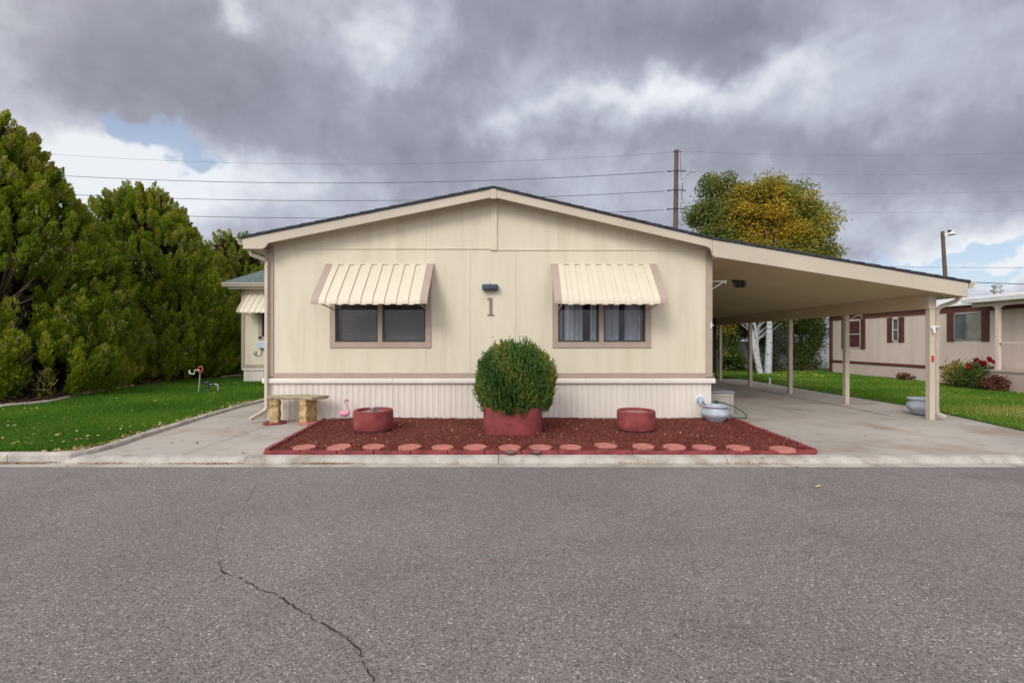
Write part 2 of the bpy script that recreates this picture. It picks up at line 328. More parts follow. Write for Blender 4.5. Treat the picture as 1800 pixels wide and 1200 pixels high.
# ------------------------------------------------------------------ ground, road, curb, concrete
structure(MB().box(-400, 400, -400, 900, -.5, -.13).build('ground', M['earth']))
structure(MB().box(-90, 90, -5.0, 5.53, -.20, -.074).build('road', M['asphalt']))
structure(MB().box(-90, 90, 5.53, 5.68, -.2, -.068).build('gutter', M['concrete_old']))
cb = MB(); joints = [-22, -16, -10.5, -7.3, -3.35, -.17, 2.70, 5.9, 9.2, 14, 20, 30]
js = [-60]+joints+[60]
for a, b in zip(js[:-1], js[1:]):
    cb.prism([(5.68, -.2), (5.68, -.068), (5.70, -.045), (5.74, -.012), (5.79, .0), (5.83, .002), (5.83, -.2)], a+.004, b-.004, 'x')
structure(cb.build('curb', M['concrete_old']))
structure(MB().box(-60, 60, 5.745, 5.82, -.2, -.03).build('curb_joint_filler', M['joint']))
# left path slab (concrete) in slabs with joints, right driveway
def slabs(name, rects, z=.0):
    m = MB()
    for x0, x1, y0, y1 in rects: m.box(x0+.004+.006*(x0 == 7.38), x1-.004-.006*(x1 == 7.38), y0+.004, y1-.004, -.12, z)
    return structure(m.build(name, M['concrete'], bevel=.006))
slabs('path', [(-4.22, -3.1, 5.83, 7.15), (-4.22, -3.1, 7.15, 8.75), (-6.3, -4.22, 5.83, 9.6), (-6.3, -4.52, 9.6, 13.4), (-6.3, -4.52, 13.4, 16.0)], .0)
slabs('driveway', [(3.9, 7.38, 5.83, 9.3), (3.7, 7.38, 9.3, 13.2), (3.7, 7.38, 13.2, 17.6), (7.38, 9.0, 9.05, 13.2), (7.38, 9.0, 13.2, 17.6), (7.38, 9.0, 5.83, 9.05), (9.0, 11, 5.83, 6.6)], .0)
structure(MB().box(-6.3, 12, 5.84, 18, -.2, -.02).build('joint_bed', M['joint']))
structure(MB().box(7.370, 7.390, 8.9, 17.5, -.018, .004).build('joint_filler', M['joint']))
structure(MB().box(-4.224, -4.216, 5.85, 8.7, -.018, -.003).build('joint_filler', M['joint']))
structure(MB().box(3.91, 7.37, 9.296, 9.304, -.018, -.003).build('joint_filler', M['joint']))
# drip stains / hairline crack in driveway
def ribbon(pts, w, z, seed=0, jag=.02, step=.04, skip=0.0):
    r = random.Random(seed); P = []
    for a, b in zip(pts[:-1], pts[1:]):
        L = math.dist(a, b); n = max(2, int(L/step))
        for i in range(n):
            t = i/n; P.append((a[0]+(b[0]-a[0])*t+r.uniform(-jag, jag), a[1]+(b[1]-a[1])*t+r.uniform(-jag, jag)))
    P.append(pts[-1]); m = MB(); vs = []; fs = []
    for i, p in enumerate(P):
        q0 = Vector(P[max(i-1, 0)]); q1 = Vector(P[min(i+1, len(P)-1)]); t = (q1-q0).normalized(); nn = Vector((-t.y, t.x))*w*r.uniform(.35, 1.3)
        vs += [(p[0]+nn.x, p[1]+nn.y, z), (p[0]-nn.x, p[1]-nn.y, z)]
    for i in range(len(P)-1):
        if r.random() > skip: fs.append((2*i, 2*i+1, 2*i+3, 2*i+2))
    return m.add(vs, fs)
def road_pt(x, y): Z = (CH+.07)*F/(y-600); return ((x-900)*Z/F, Z)
cp = [road_pt(*p) for p in [(458, 835), (440, 870), (436, 880), (395, 905), (380, 940), (384, 975), (390, 1003), (432, 1020), (452, 1034), (480, 1042), (512, 1062), (545, 1082), (580, 1103), (612, 1122), (632, 1140), (640, 1165), (655, 1190), (690, 1230)]]
structure(ribbon(cp[3:7], .0026, -.070, 4, .012, .025, .45).build('road_crack', M['crack_dirt']))
structure(ribbon(cp[6:], .0038, -.070, 3, .009, .022, .08).build('road_crack', M['crack']))
structure(ribbon(cp[:4], .0022, -.070, 5, .014, .04, .4).build('road_crack', M['crack_dirt']))
structure(ribbon([road_pt(384, 985), road_pt(392, 1008), road_pt(370, 1022)], .0022, -.070, 6, .01, .03).build('road_crack', M['crack']))
structure(ribbon([road_pt(1700, 828), road_pt(1740, 838), road_pt(1800, 852)], .0022, -.070, 8, .012, .05, .35).build('road_crack', M['crack']))
gp = lambda x, y, z=0: ((x-900)*((CH-z)*F/(y-600))/F, (CH-z)*F/(y-600))
structure(ribbon([gp(1330, 706), gp(1365, 714), gp(1395, 725)], .006, .004, 9, .012, .05).build('driveway_crack', M['joint']))
# lawns
LE = [gp(-700, 797, .04), gp(-300, 797, .04), gp(0, 797, .04), gp(100, 797, .04), gp(138, 795, .04), gp(165, 789, .04), gp(200, 780, .04), gp(250, 763, .04), gp(300, 748, .04), gp(367, 727.5, .04), gp(420, 712.5, .04), gp(450, 705.5, .04), (-6.08, 12.5), (-6.05, 16.0)]
lm = MB(); lm.prism([(-60, LE[0][1])]+LE+[(-4.6, 16.0), (-4.6, 60), (-60, 60)], -.125, .018, 'z')
structure(lm.build('lawn', M['lawn']))
RE = [(8.35, 6.9), (8.26, 7.34), (8.45, 8.2), (8.62, 8.92), (8.80, 9.7), (8.88, 10.3), (8.86, 13), (8.85, 18), (8.8, 26)]
rm = MB(); rm.prism([(60, 60), (-4.5, 60), (-4.5, 19.2), (8.8, 19.2)]+RE[::-1][1:]+[(9.0, 6.2), (60, 6.2)], -.11, .022, 'z')
structure(rm.build('lawn', M['lawn']))
# lawn edging (cast concrete kerb)
def edging(name, pts, w, h, m, seed=1, seg=1.2, z0=0.0):
    r = random.Random(seed); mb = MB(); P = [Vector((a, b, 0)) for a, b in pts]
    L = [0]
    for a, b in zip(P[:-1], P[1:]): L.append(L[-1]+(b-a).length)
    def at(s):
        for i in range(len(P)-1):
            if s <= L[i+1]: return P[i].lerp(P[i+1], (s-L[i])/(L[i+1]-L[i]))
        return P[-1]
    s = 0
    while s < L[-1]-.05:
        e_ = min(s+seg, L[-1]); k = max(3, int((e_-s)/.12)); pp = [at(s+.006+(e_-s-.012)*i/(k-1)) for i in range(k)]
        prof = [(-w/2, -.05), (-w/2, h*.6), (-w*.36, h*.9), (-w*.1, h), (w*.15, h*.97), (w*.4, h*.8), (w/2, h*.45), (w/2, -.05)]
        vs = []; n = len(prof)
        for i, p in enumerate(pp):
            t = (pp[min(i+1, k-1)]-pp[max(i-1, 0)]).normalized(); nn = Vector((t.y, -t.x, 0)); jz = r.uniform(-.004, .004); jw = 1+r.uniform(-.05, .05)
            vs += [(p.x+nn.x*a*jw, p.y+nn.y*a*jw, z0+b+(jz if b > 0 else 0)) for a, b in prof]
        fs = [(i*n+j, i*n+j+1, (i+1)*n+j+1, (i+1)*n+j) for i in range(k-1) for j in range(n-1)]+[tuple(range(n)), tuple((k-1)*n+j for j in range(n-1, -1, -1))]
        mb.add(vs, fs); s = e_
    return mb.build(name, m, smooth=False)
structure(edging('lawn_edging', LE[1:], .11, .062, M['concrete_edge'], 2, 1.15))
# mulch strip under the conifers and its white edging
ML = [(-11.0, 8.2), gp(0, 718), gp(83, 710), gp(133, 698), gp(187, 688), gp(233, 680), gp(333, 668), gp(423, 663), (-10.5, 19.5), (-10.5, 27)]
mm = MB(); mm.prism([(-30, 7.6), (-12.5, 7.6)]+ML+[(-30, 27)], -.1, .045, 'z'); structure(mm.build('planting_bed', M['mulch_brown']))
structure(edging('bed_edging', ML[1:6], .09, .085, M['white_metal'] if False else M['concrete_edge'], 5, .8))
structure(edging('bed_edging', [gp(390, 664.5), gp(425, 661)], .09, .085, M['concrete_edge'], 6, .8))
# red bed
BL = [(-3.18, 5.86), (-3.42, 8.34)]; BR = [(3.94, 5.86), (4.09, 8.46)]
bed = MB(); nx, ny = 90, 34; vs = []
for j in range(ny+1):
    for i in range(nx+1):
        t = j/ny; x0 = BL[0][0]+(BL[1][0]-BL[0][0])*t; x1 = BR[0][0]+(BR[1][0]-BR[0][0])*t; x = x0+(x1-x0)*i/nx; y = 5.86+(8.48-5.86)*t
        ed = min(i, nx-i, j, 6)/6
        vs.append((x, y, .012+.022*ed+random.uniform(-.008, .008)+.012*math.sin(x*2.1)*math.cos(y*3)))
bed.add(vs, [(j*(nx+1)+i, j*(nx+1)+i+1, (j+1)*(nx+1)+i+1, (j+1)*(nx+1)+i) for j in range(ny) for i in range(nx)])
structure(bed.build('mulch_bed', M['mulch_red'], smooth=True))
sx_ = [535, 596, 657, 720, 778, 835.5, 896, 950.5, 1003, 1065, 1131, 1185, 1237, 1297.6, 1375]
sy_ = [785, 785, 784, 784.5, 785, 785, 785.5, 785, 785, 782, 783.5, 784.5, 785, 786, 788]
def chips(name, n, fx, m, size, seed, label, cat, z=.035, tpow=1.0):
    r = np.random.default_rng(seed); xy = fx(r, n)
    if name == 'mulch_chips':
        keep = np.ones(len(xy), bool)
        for i, (px, py) in enumerate(zip(sx_, sy_)):
            X, Y = gp(px, py, .05); d_ = np.hypot(xy[:, 0]-X, xy[:, 1]-Y); keep &= ~((d_ < .148) & (r.uniform(0, 1, len(xy)) < (.985 if i < 10 else .80)))
        xy = xy[keep]
    n = len(xy)
    c = np.column_stack([xy, z+r.uniform(-.01, .022, n)]); d = unit(np.column_stack([r.normal(size=n), r.normal(size=n), r.normal(0, .35, n)]))
    q = leaves(c, d, r.uniform(.5, 1.6, n)*size, r.uniform(.25, .5, n)*size, r)
    q[..., 2] = np.maximum(q[..., 2], z-.02)
    return tag(soup(name, q, m, tint=r.uniform(0, 1, n)**tpow), label, cat, kind='stuff')
def fx_bed(r, n):
    t = r.uniform(0, 1, n); x0 = BL[0][0]+(BL[1][0]-BL[0][0])*t+.06; x1 = BR[0][0]+(BR[1][0]-BR[0][0])*t-.06
    return np.column_stack([x0+(x1-x0)*r.uniform(0, 1, n), 5.90+(8.40-5.90)*t])
chips('mulch_chips', 52000, fx_bed, M['chips'], .025, 3, 'dark red bark mulch chips covering the front bed', 'mulch')
def fx_left(r, n):
    k = r.uniform(0, 1, (n, 2)); x = -16+5.6*k[:, 0]; y = 8.5+11*k[:, 1]
    e = np.interp(y, [8.2]+[p[1] for p in ML[1:8]], [-11.0]+[p[0] for p in ML[1:8]])
    ok = x < e-.05; return np.column_stack([x, y])[ok]
chips('bark_litter', 16000, fx_left, M['chipsb'], .06, 4, 'brown bark litter on the bed under the conifers', 'mulch', z=.055)

# ------------------------------------------------------------------ the home
home = thing('mobile_home', 'cream double-wide mobile home with low gable front and tan trim', 'house', (-.42, FY, 0))
A, B_, C_, D_ = (-4.80, 3.325), (-.334, 4.215), (3.58, 3.305), (8.13, 2.535)
def zl(x, p, q): return p[1]+(q[1]-p[1])*(x-p[0])/(q[0]-p[0])
def roofz(x): return zl(x, A, B_) if x < B_[0] else (zl(x, B_, C_) if x < C_[0] else zl(x, C_, D_))
XL, XR, ZB, ZM = -4.52, 3.68, .80, 3.15
WIN = [(-3.255, -1.596, 1.44, 2.60), (.85, 2.457, 1.44, 2.60)]
fw = MB()
VIS = (-1.596, -.767, .073)
def panel(x0, x1, z0, z1): fw.box(x0+(.0014 if x0 in VIS else 0), x1-(.0014 if x1 in VIS else 0), FY, FY+.03, z0, z1)
seams = [-4.52, -3.255, -2.42, -1.596, -.767, .073, .85, 1.66, 2.457, 3.68]
for a, b in zip(seams[:-1], seams[1:]):
    hole = [w for w in WIN if a >= w[0]-.01 and b <= w[1]+.01]
    if hole: panel(a, b, ZB, hole[0][2]); panel(a, b, hole[0][3], ZM)
    else: panel(a, b, ZB, ZM)
gs = [-4.52, -2.6, -1.575, -.39, -.28, .86, 2.3, 3.68]
for a, b in zip(gs[:-1], gs[1:]):
    x0, x1 = a+.0012, b-.0012; top = [(x1, roofz(x1)-.10)]
    if a < B_[0] < b: top.append((B_[0], B_[1]-.10))
    top.append((x0, roofz(x0)-.10))
    zb = ZM+(.012 if b <= -.3 else -.012)
    if min(t[1] for t in top) > zb: fw.prism([(x0, zb), (x1, zb)]+top, FY-.004, FY+.03)
fw.build('wall', M['siding'], home)
hb = MB()      # backing, side and rear walls, floor (hollow inside)
def ring(x0, x1, y0, y1, zt):
    hb.box(x0, x1, y0, y1, .1, WIN[0][2]-.002); hb.box(x0, x1, y0, y1, WIN[0][3]+.002, zt)
cols = [XL+.02, WIN[0][0], WIN[0][1], WIN[1][0], WIN[1][1], XR-.02]
for i in (0, 2, 4): hb.box(cols[i], cols[i+1], FY+.032, FY+.08, .1, 3.2)
for i in (1, 3): ring(cols[i], cols[i+1], FY+.032, FY+.08, 3.2)
hb.box(XL, XL+.1, FY+.031, 18.2, .1, 3.2); hb.box(XR-.1, XR, FY+.031, 18.2, .1, 3.2); hb.box(XL+.1, XR-.1, 18.1, 18.2, .1, 3.2)
hb.box(XL+.1, XR-.1, FY+.08, 18.1, .55, .65); hb.box(XL+.1, XR-.1, FY+.08, 18.1, 3.1, 3.2)
hb.build('side_wall', M['siding'], home)
MB().box(XL+.12, XR-.12, 11.0, 11.1, .66, 3.09).build('partition_wall', M['interior'], home)
# trims
t = MB(); t.box(XL-.012, XL+.125, FY-.022, FY+.10, ZB, 3.20); t.build('corner_trim', M['tan'], home, bevel=.004)
t = MB(); t.box(XR-.105, XR+.012, FY-.022, FY+.10, ZB, 3.12); t.build('corner_trim', M['tan'], home, bevel=.004)
t = MB(); t.box(XL+.127, -1.5, FY-.018, FY+.0, .775, .872); t.box(-1.496, XR-.107, FY-.018, FY+.0, .775, .872); t.build('belt_trim', M['tan'], home, bevel=.003)
t = MB(); t.box(XL+.127, -.39, FY-.016, FY-.005, ZM+.0, ZM+.022); t.box(-.39, XR-.107, FY-.016, FY-.005, ZM-.022, ZM); t.build('gable_batten', M['siding'], home, bevel=.002)
t = MB(); t.box(-.392, -.275, FY-.034, FY-.006, ZM-.02, B_[1]-.18); t.build('ridge_trim', M['siding'], home, bevel=.003)
# skirting
sk = MB(); x = XL+.02; prof = []
while x < XR-.02:
    prof += [(x, 0), (x+.062, 0), (x+.066, .011), (x+.073, .011), (x+.077, 0), (x+.095, 0), (x+.098, .008), (x+.103, .008)]; x += .106
prof = [(min(a, XR), b) for a, b in prof]+[(XR, 0)]
vs = [(a, FY+.01+b, z) for z in (-.05, .69) for a, b in prof]; n = len(prof)
sk.add(vs, [(i, i+1, n+i+1, n+i) for i in range(n-1)])
sk.box(XR-.02, XR, FY+.022, 18.1, -.05, .69); sk.box(XL, XL+.02, FY+.022, 18.1, -.05, .69)
sk.build('skirting', M['skirt'], home)
t = MB()
for a, b in [(XL-.07, -2.2), (-2.197, 1.35), (1.353, 2.6), (2.603, XR+.06)]:
    t.prism([(FY-.045, .685), (FY-.045, .74), (FY-.04, .748), (FY-.028, .752), (FY-.028, .773), (FY+.03, .775), (FY+.03, .68)], a, b, 'x')
t.box(XR+.0, XR+.04, FY+.03, 18.1, .685, .773); t.build('skirting_cap', M['skirt'], home, bevel=.003)
# roof
rf = MB(); th = .045
def strip(p, q, d0, d1, y0, y1, mb): mb.prism([(p[0], p[1]-d1), (q[0], q[1]-d1), (q[0], q[1]-d0), (p[0], p[1]-d0)], y0, y1)
nrow = 17
for (p, q) in ((A, B_), (B_, C_)):   # shingle courses: each laps the one below, so the rake edge steps
    for i in range(nrow):
        a = i/nrow; b = (i+1)/nrow; pa = (p[0]+(q[0]-p[0])*a, p[1]+(q[1]-p[1])*a); pb = (p[0]+(q[0]-p[0])*b, p[1]+(q[1]-p[1])*b)
        lo, hi = (0.0, .010) if p is A else (.010, 0.0)
        rf.prism([(pa[0], pa[1]-th), (pb[0], pb[1]-th), (pb[0], pb[1]-hi), (pa[0], pa[1]-lo)], 8.055+random.uniform(0, .006), 18.6)
roof = rf.build('roof', M['shingle'], home)
so_ = MB(); so_.prism([(A[0]+.04, A[1]-th-.001), (B_[0], B_[1]-th-.001), (C_[0]+.08, C_[1]-th-.012), (C_[0]+.08, C_[1]-th-.075), (B_[0], B_[1]-th-.065), (A[0]+.04, A[1]-th-.065)], 8.125, 18.5)
so_.build('soffit', M['fascia'], roof)
fa = MB(); h = .155
fa.prism([(A[0]+.02, A[1]-th), (A[0]+.02, A[1]-th-.185), (A[0]+.36, A[1]-th-.185), (A[0]+.42, A[1]-th-.15), (A[0]+.46, roofz(A[0]+.46)-th-.175), (B_[0]-.058, roofz(B_[0]-.058)-th-h), (B_[0]-.058, roofz(B_[0]-.058)-th)][::-1], 8.085, 8.122)
fa.prism([(B_[0]-.056, roofz(B_[0]-.056)-th+.002), (B_[0]-.056, B_[1]-th-h-.03), (B_[0]+.056, B_[1]-th-h-.03), (B_[0]+.056, roofz(B_[0]+.056)-th+.002), (B_[0], B_[1]-th)], 8.075, 8.124)
fa.prism([(B_[0]+.058, roofz(B_[0]+.058)-th), (B_[0]+.058, roofz(B_[0]+.058)-th-h), (C_[0]-.12, roofz(C_[0]-.12)-th-.15), (C_[0]-.055, roofz(C_[0]-.055)-th-.17), (C_[0]-.03, roofz(C_[0]-.03)-th-.22), (C_[0]-.022, C_[1]-.30), (C_[0]-.022, C_[1]-th)], 8.085, 8.122)
fa.build('fascia', M['fascia'], roof, bevel=.003)
sf = MB(); sf.box(A[0]+.05, XL+.02, 8.124, 18.4, A[1]-th-.18, A[1]-th-.15); sf.build('eave_soffit', M['fascia'], roof)
# gutter + downspout (left)
def gutter_prof(x, z, s):   # K-style, s=-1 opens to the left
    return [(x, z), (x, z-.115), (x+s*.075, z-.115), (x+s*.095, z-.06), (x+s*.125, z-.02), (x+s*.125, z+.0), (x+s*.112, z), (x+s*.085, z-.055), (x+s*.065, z-.10), (x+s*.01, z-.10), (x+s*.01, z)]
def downspout(mb, pts, w=.06, d=.045):
    mb.tube(pts, w*.62, 4, sq=1.0)
gt = MB(); gt.prism(gutter_prof(A[0]+.018, A[1]-.035, -1), 8.09, 18.5); gt.build('gutter', M['gutter'], home)
ds = MB()
downspout(ds, [(-4.72, 8.20, 3.14), (-4.72, 8.20, 3.07), (-4.70, 8.21, 3.02), (-4.52, 8.30, 2.95), (-4.49, 8.345, 2.90), (-4.495, 8.35, 2.82), (-4.50, 8.35, .30), (-4.505, 8.345, .22), (-4.53, 8.30, .17), (-4.62, 8.02, .075)], .065)
ds.build('downspout', M['gutter'], home)
# windows
wins = []
for wi, (x0, x1, z0, z1) in enumerate(WIN):
    g = .105; t = MB(); y0, y1 = FY-.024, FY+.05; mid = (x0+x1)/2-.005
    t.box(x0-g, x1+g, y0, y1-.02, z0-g, z0); t.box(x0-g, x1+g, y0, y1-.02, z1, z1+g); t.box(x0-g, x0, y0, y1-.02, z0, z1); t.box(x1, x1+g, y0, y1-.02, z0, z1)
    t.box(mid-.042, mid+.042, y0+.003, y1, z0, z1)
    wn = t.build('window', M['tan'], home, bevel=.004)
    f = MB(); gl = MB()
    for a, b in ((x0, mid-.042), (mid+.042, x1)):
        k = .026
        f.box(a+.001, a+k, FY+.002, FY+.045, z0+.001, z1-.001); f.box(b-k, b-.001, FY+.002, FY+.045, z0+.001, z1-.001)
        f.box(a+k, b-k, FY+.002, FY+.045, z0+.001, z0+k+.006); f.box(a+k, b-k, FY+.002, FY+.045, z1-k, z1-.001)
        gl.box(a+k, b-k, FY+.022, FY+.026, z0+k, z1-k)
    f.build('sash', M['frame_dark'], wn); gl.build('pane', M['glass'], wn)
    if wi == 0:
        bl_ = MB(); z = z0+.02
        while z < z1: bl_.add([(x0+.01, FY+.10, z), (x1-.01, FY+.10, z), (x1-.01, FY+.122, z+.020), (x0+.01, FY+.122, z+.020)], [(0, 1, 2, 3)]); z += .031
        bl_.build('blind', M['blind'], wn)
    else:
        cu = MB()
        for a, b in ((x0+.0, x0+.10), (x0+.13, x0+.47), (x0+.62, x0+.72), (x0+.85, x0+1.16), (x0+1.27, x1)):
            n = int((b-a)/.012)+2; vs = []
            for i in range(n):
                x = a+(b-a)*i/(n-1); y = FY+.16+.022*math.sin(x*75)+.012*math.sin(x*31+1)
                vs += [(x, y, z0-.05), (x, y, z1)]
            cu.add(vs, [(2*i, 2*i+2, 2*i+3, 2*i+1) for i in range(n-1)])
        cu.build('curtain', M['curtain'], wn, smooth=True)
# awnings
def awning(x0, x1, zt, par, name='awning', sc=1.0, yw=FY):
    prof = [(0, 0), (.26, -.285), (.50, -.55), (.565, -.62), (.61, -.68), (.635, -.735), (.64, -.785)]
    prof = [(a*sc, b*sc) for a, b in prof]; wdt = x1-x0; tw = .13*sc
    def st(mb, a, b, off):
        vs = []; k = len(prof)
        for x in (a, b):
            for i, (p, q) in enumerate(prof):
                vs.append((x, yw-.012-p-off*.75, zt+q+off*.6)); 
        for x in (a, b):
            for i, (p, q) in enumerate(prof): vs.append((x, yw-.012-p-off*.75+.006, zt+q+off*.6-.008))
        fs = []
        for i in range(k-1): fs += [(i, i+1, k+i+1, k+i), (2*k+i, 3*k+i, 3*k+i+1, 2*k+i+1), (i, 2*k+i, 2*k+i+1, i+1), (k+i, k+i+1, 3*k+i+1, 3*k+i)]
        fs += [(0, k, 3*k, 2*k), (k-1, 3*k-1, 4*k-1, 2*k-1)]
        mb.add(vs, fs)
    mb = MB(); a = x0+tw; n = max(3, round((wdt-2*tw)/.105)); n += (n+1) % 2; w = (wdt-2*tw)/n
    for i in range(n): st(mb, a+i*w-(.004 if i % 2 == 0 else 0), a+(i+1)*w+(.004 if i % 2 == 0 else 0), .02*sc if i % 2 == 0 else 0)
    aw = mb.build(name, M['awning'], par)
    t = MB(); st(t, x0, x0+tw-.002, .024*sc); t.build('edge_strip', M['tan'], aw); t = MB(); st(t, x1-tw+.002, x1, .024*sc); t.build('edge_strip', M['tan'], aw)
    t = MB(); t.box(x0, x1, yw-.03, yw-.003, zt+.002, zt+.03); t.build('head_rail', M['awning'], aw)
    t = MB(); t.box(x0+.02, x1-.02, yw-prof[-1][0]-.002, yw-prof[-1][0]+.016, zt+prof[-1][1]+.01, zt+prof[-1][1]+.03); 
    for x in (x0+.14*sc, x1-.14*sc): t.tube([(x, yw-.012, zt-.83*sc), (x, yw-prof[-1][0]+.02, zt+prof[-1][1]+.02)], .011, 6)
    t.build('support_arm', M['tan'], aw)
    return aw
awning(-3.42, -1.44, 2.865, home); awning(.72, 2.65, 2.865, home)
# house lamp, number, small fittings
t = MB(); t.box(-.55, -.25, FY-.13, FY-.004, 2.385, 2.495); lp = t.build('wall_lamp', M['slate'], home, bevel=.03)
MB().tube([(-.40, FY-.06, 2.49), (-.40, FY-.06, 2.515)], .012, 8).build('lamp_knob', M['slate'], lp)
t = MB(); t.box(-.418, -.366, FY-.018, FY-.003, 1.945, 2.245); t.box(-.455, -.335, FY-.02, FY-.003, 1.93, 1.952); t.prism([(-.418, 2.246), (-.455, 2.232), (-.455, 2.222), (-.43, 2.226), (-.418, 2.21)][::-1], FY-.018, FY-.003)
t.box(-.455, -.366, FY-.0185, FY-.003, 2.237, 2.252)
t.build('house_number', mat('number_paint', (.24, .175, .145), .6, .08, 8), home)
MB().box(-.365, -.35, FY-.006, FY, 1.52, 1.535).build('cable_hole', M['black'], home)
t = MB(); t.box(3.645, 3.675, FY-.04, FY-.025, 1.69, 1.79); t.tube([(3.66, FY-.045, 1.74), (3.685, FY-.08, 1.745)], .012, 8); t.build('hose_hanger', M['white_metal'], home, bevel=.008)
# outdoor tap with foam cover
t = MB(); t.tube([(3.455, FY+.01, .385), (3.455, FY-.09, .385)], [.055, .05], 12); t.tube([(3.455, FY-.05, .44), (3.455, FY-.07, .32)], .035, 10); t.build('tap_cover', M['blue_grey'], home, smooth=True)
t = MB(); t.box(3.39, 3.52, FY-.008, FY+.01, .33, .46); t.build('tap_plate', M['white_metal'], home)
# bracket on side of house under carport
t = MB(); t.tube([(3.69, 8.6, 2.585), (4.03, 8.6, 2.585)], .008, 6); t.tube([(3.69, 8.6, 2.38), (4.0, 8.6, 2.575)], .007, 6); t.tube([(4.03, 8.59, 2.61), (4.04, 8.6, 2.55)], .014, 6); t.build('plant_bracket', M['white_metal'], home)

# ------------------------------------------------------------------ carport
cpz0, cpz1 = 2.985, 2.275
car = thing('carport', 'long tan attached carport with sloping roof on slim posts', 'carport', (6.0, FY, 0))
r = MB(); nrow = 17
for i in range(nrow):
    a, b = i/nrow, (i+1)/nrow; pa = (C_[0]+(D_[0]-C_[0])*a, C_[1]+(D_[1]-C_[1])*a); pb = (C_[0]+(D_[0]-C_[0])*b, C_[1]+(D_[1]-C_[1])*b)
    r.prism([(pa[0], pa[1]-th), (pb[0], pb[1]-th), (pb[0], pb[1]-0), (pa[0], pa[1]-.010)], 8.055+random.uniform(0, .006), 18.6)
cr_ = r.build('roof', M['shingle'], car)
t = MB(); t.prism([(XR+.005, C_[1]-th-.05), (8.10, D_[1]-th-.005), (8.10, 2.262), (XR+.005, 2.962)][::-1], 8.124, 18.5); t.build('ceiling', M['ceiling'], car)
t = MB(); t.prism([(C_[0]-.018, C_[1]-th-.004), (D_[0]-.03, D_[1]-th), (D_[0]-.03, 2.235), (C_[0]+.02, 2.955), (C_[0]-.018, 2.985)][::-1], 8.080, 8.122); t.box(8.101, 8.125, 8.124, 18.5, 2.245, 2.475); t.build('fascia', M['fascia'], cr_, bevel=.003)
t = MB(); t.box(7.70, 7.83, 8.50, 18.4, 2.06, 2.36); t.build('beam', M['ceiling'], car)
t = MB(); t.box(7.695, 7.835, 8.40, 8.498, 2.055, 2.32); t.build('beam_end', M['fascia'], car, bevel=.003)
for k in range(5):
    y = 8.405+2.13*k; t = MB(); t.box(7.72, 7.815, y, y+.095, .0, 2.053 if k == 0 else 2.058); ps = t.build('post', M['fascia'], car, bevel=.004)
    if k == 0:
        q = MB(); q.box(7.745, 7.79, y-.008, y+.0, 1.07, 1.19); q.build('reflector', M['red'], ps, bevel=.004)
        q = MB(); q.box(7.72, 7.80, y-.03, y, 1.68, 1.74); q.tube([(7.76, y-.03, 1.70), (7.75, y-.06, 1.60)], .02, 8); q.tube([(7.80, y-.02, 1.71), (7.87, y-.03, 1.73)], .015, 6); q.build('hose_hook', M['white_metal'], ps, bevel=.005)
q = MB(); q.tube([(7.82, 10.57, 1.93), (8.0, 10.57, 2.05), (8.12, 10.57, 2.06), (8.13, 10.57, 2.00)], .012, 6); q.build('plant_bracket', M['white_metal'], car)
gt = MB(); gt.prism(gutter_prof(8.128, 2.515, 1), 8.09, 18.5); gt.build('gutter', M['gutter'], car)
ds = MB(); downspout(ds, [(8.16, 8.30, 2.40), (8.16, 8.31, 2.24), (8.12, 8.34, 2.18), (7.93, 8.40, 2.10), (7.875, 8.42, 2.05), (7.865, 8.43, 1.95), (7.865, 8.43, .20), (7.875, 8.42, .12), (7.96, 8.36, .055)], .06); ds.build('downspout', M['gutter'], car)
# ceiling lamp
zc = 2.962-(4.55+.35-XR)*(.7/4.42)
cx_, cy_ = 4.95, 9.9; zc = 2.962-(cx_-XR-.005)*(.70/4.415)
q = MB(); q.lathe([(.165, 0), (.165, -.025), (.15, -.03)], (cx_, cy_, zc+.02), 4); q.lathe([(.11, -.145), (.085, -.16)], (cx_, cy_, zc+.02), 4); 
for k in range(8):
    a = math.pi/4*k; s_ = (.155 if k % 2 == 0 else .11); e_ = (.108 if k % 2 == 0 else .078)
    q.tube([(cx_+s_*math.cos(a), cy_+s_*math.sin(a), zc-.005), (cx_+e_*math.cos(a), cy_+e_*math.sin(a), zc-.13)], .009, 4)
cl_ = q.build('ceiling_lamp', M['black'], car)
q = MB(); q.lathe([(.135, -.03), (.095, -.14)], (cx_, cy_, zc+.02), 4); q.build('lamp_glass', mat('frosted_glass', (.09, .09, .085), .3, .1, 5), cl_)

# ------------------------------------------------------------------ shed at the end of the carport
sh = thing('storage_shed', 'dark grey shed closing the far end of the carport', 'shed', (5.6, 17.3, 0))
t = MB(); x = 3.8
while x < 7.6: t.box(x, x+.148, 17.15, 17.2, 0, 2.3); x += .15
t.box(3.8, 7.62, 17.2, 19, 0, 2.3); t.build('wall', M['shed'], sh)
t = MB(); t.box(3.75, 7.66, 17.12, 19.05, 2.302, 2.34); t.build('roof', M['shingle'], sh)
t = MB(); t.box(7.36, 7.62, 17.11, 17.148, .0, .28); t.build('base_trim', M['fascia'], sh)

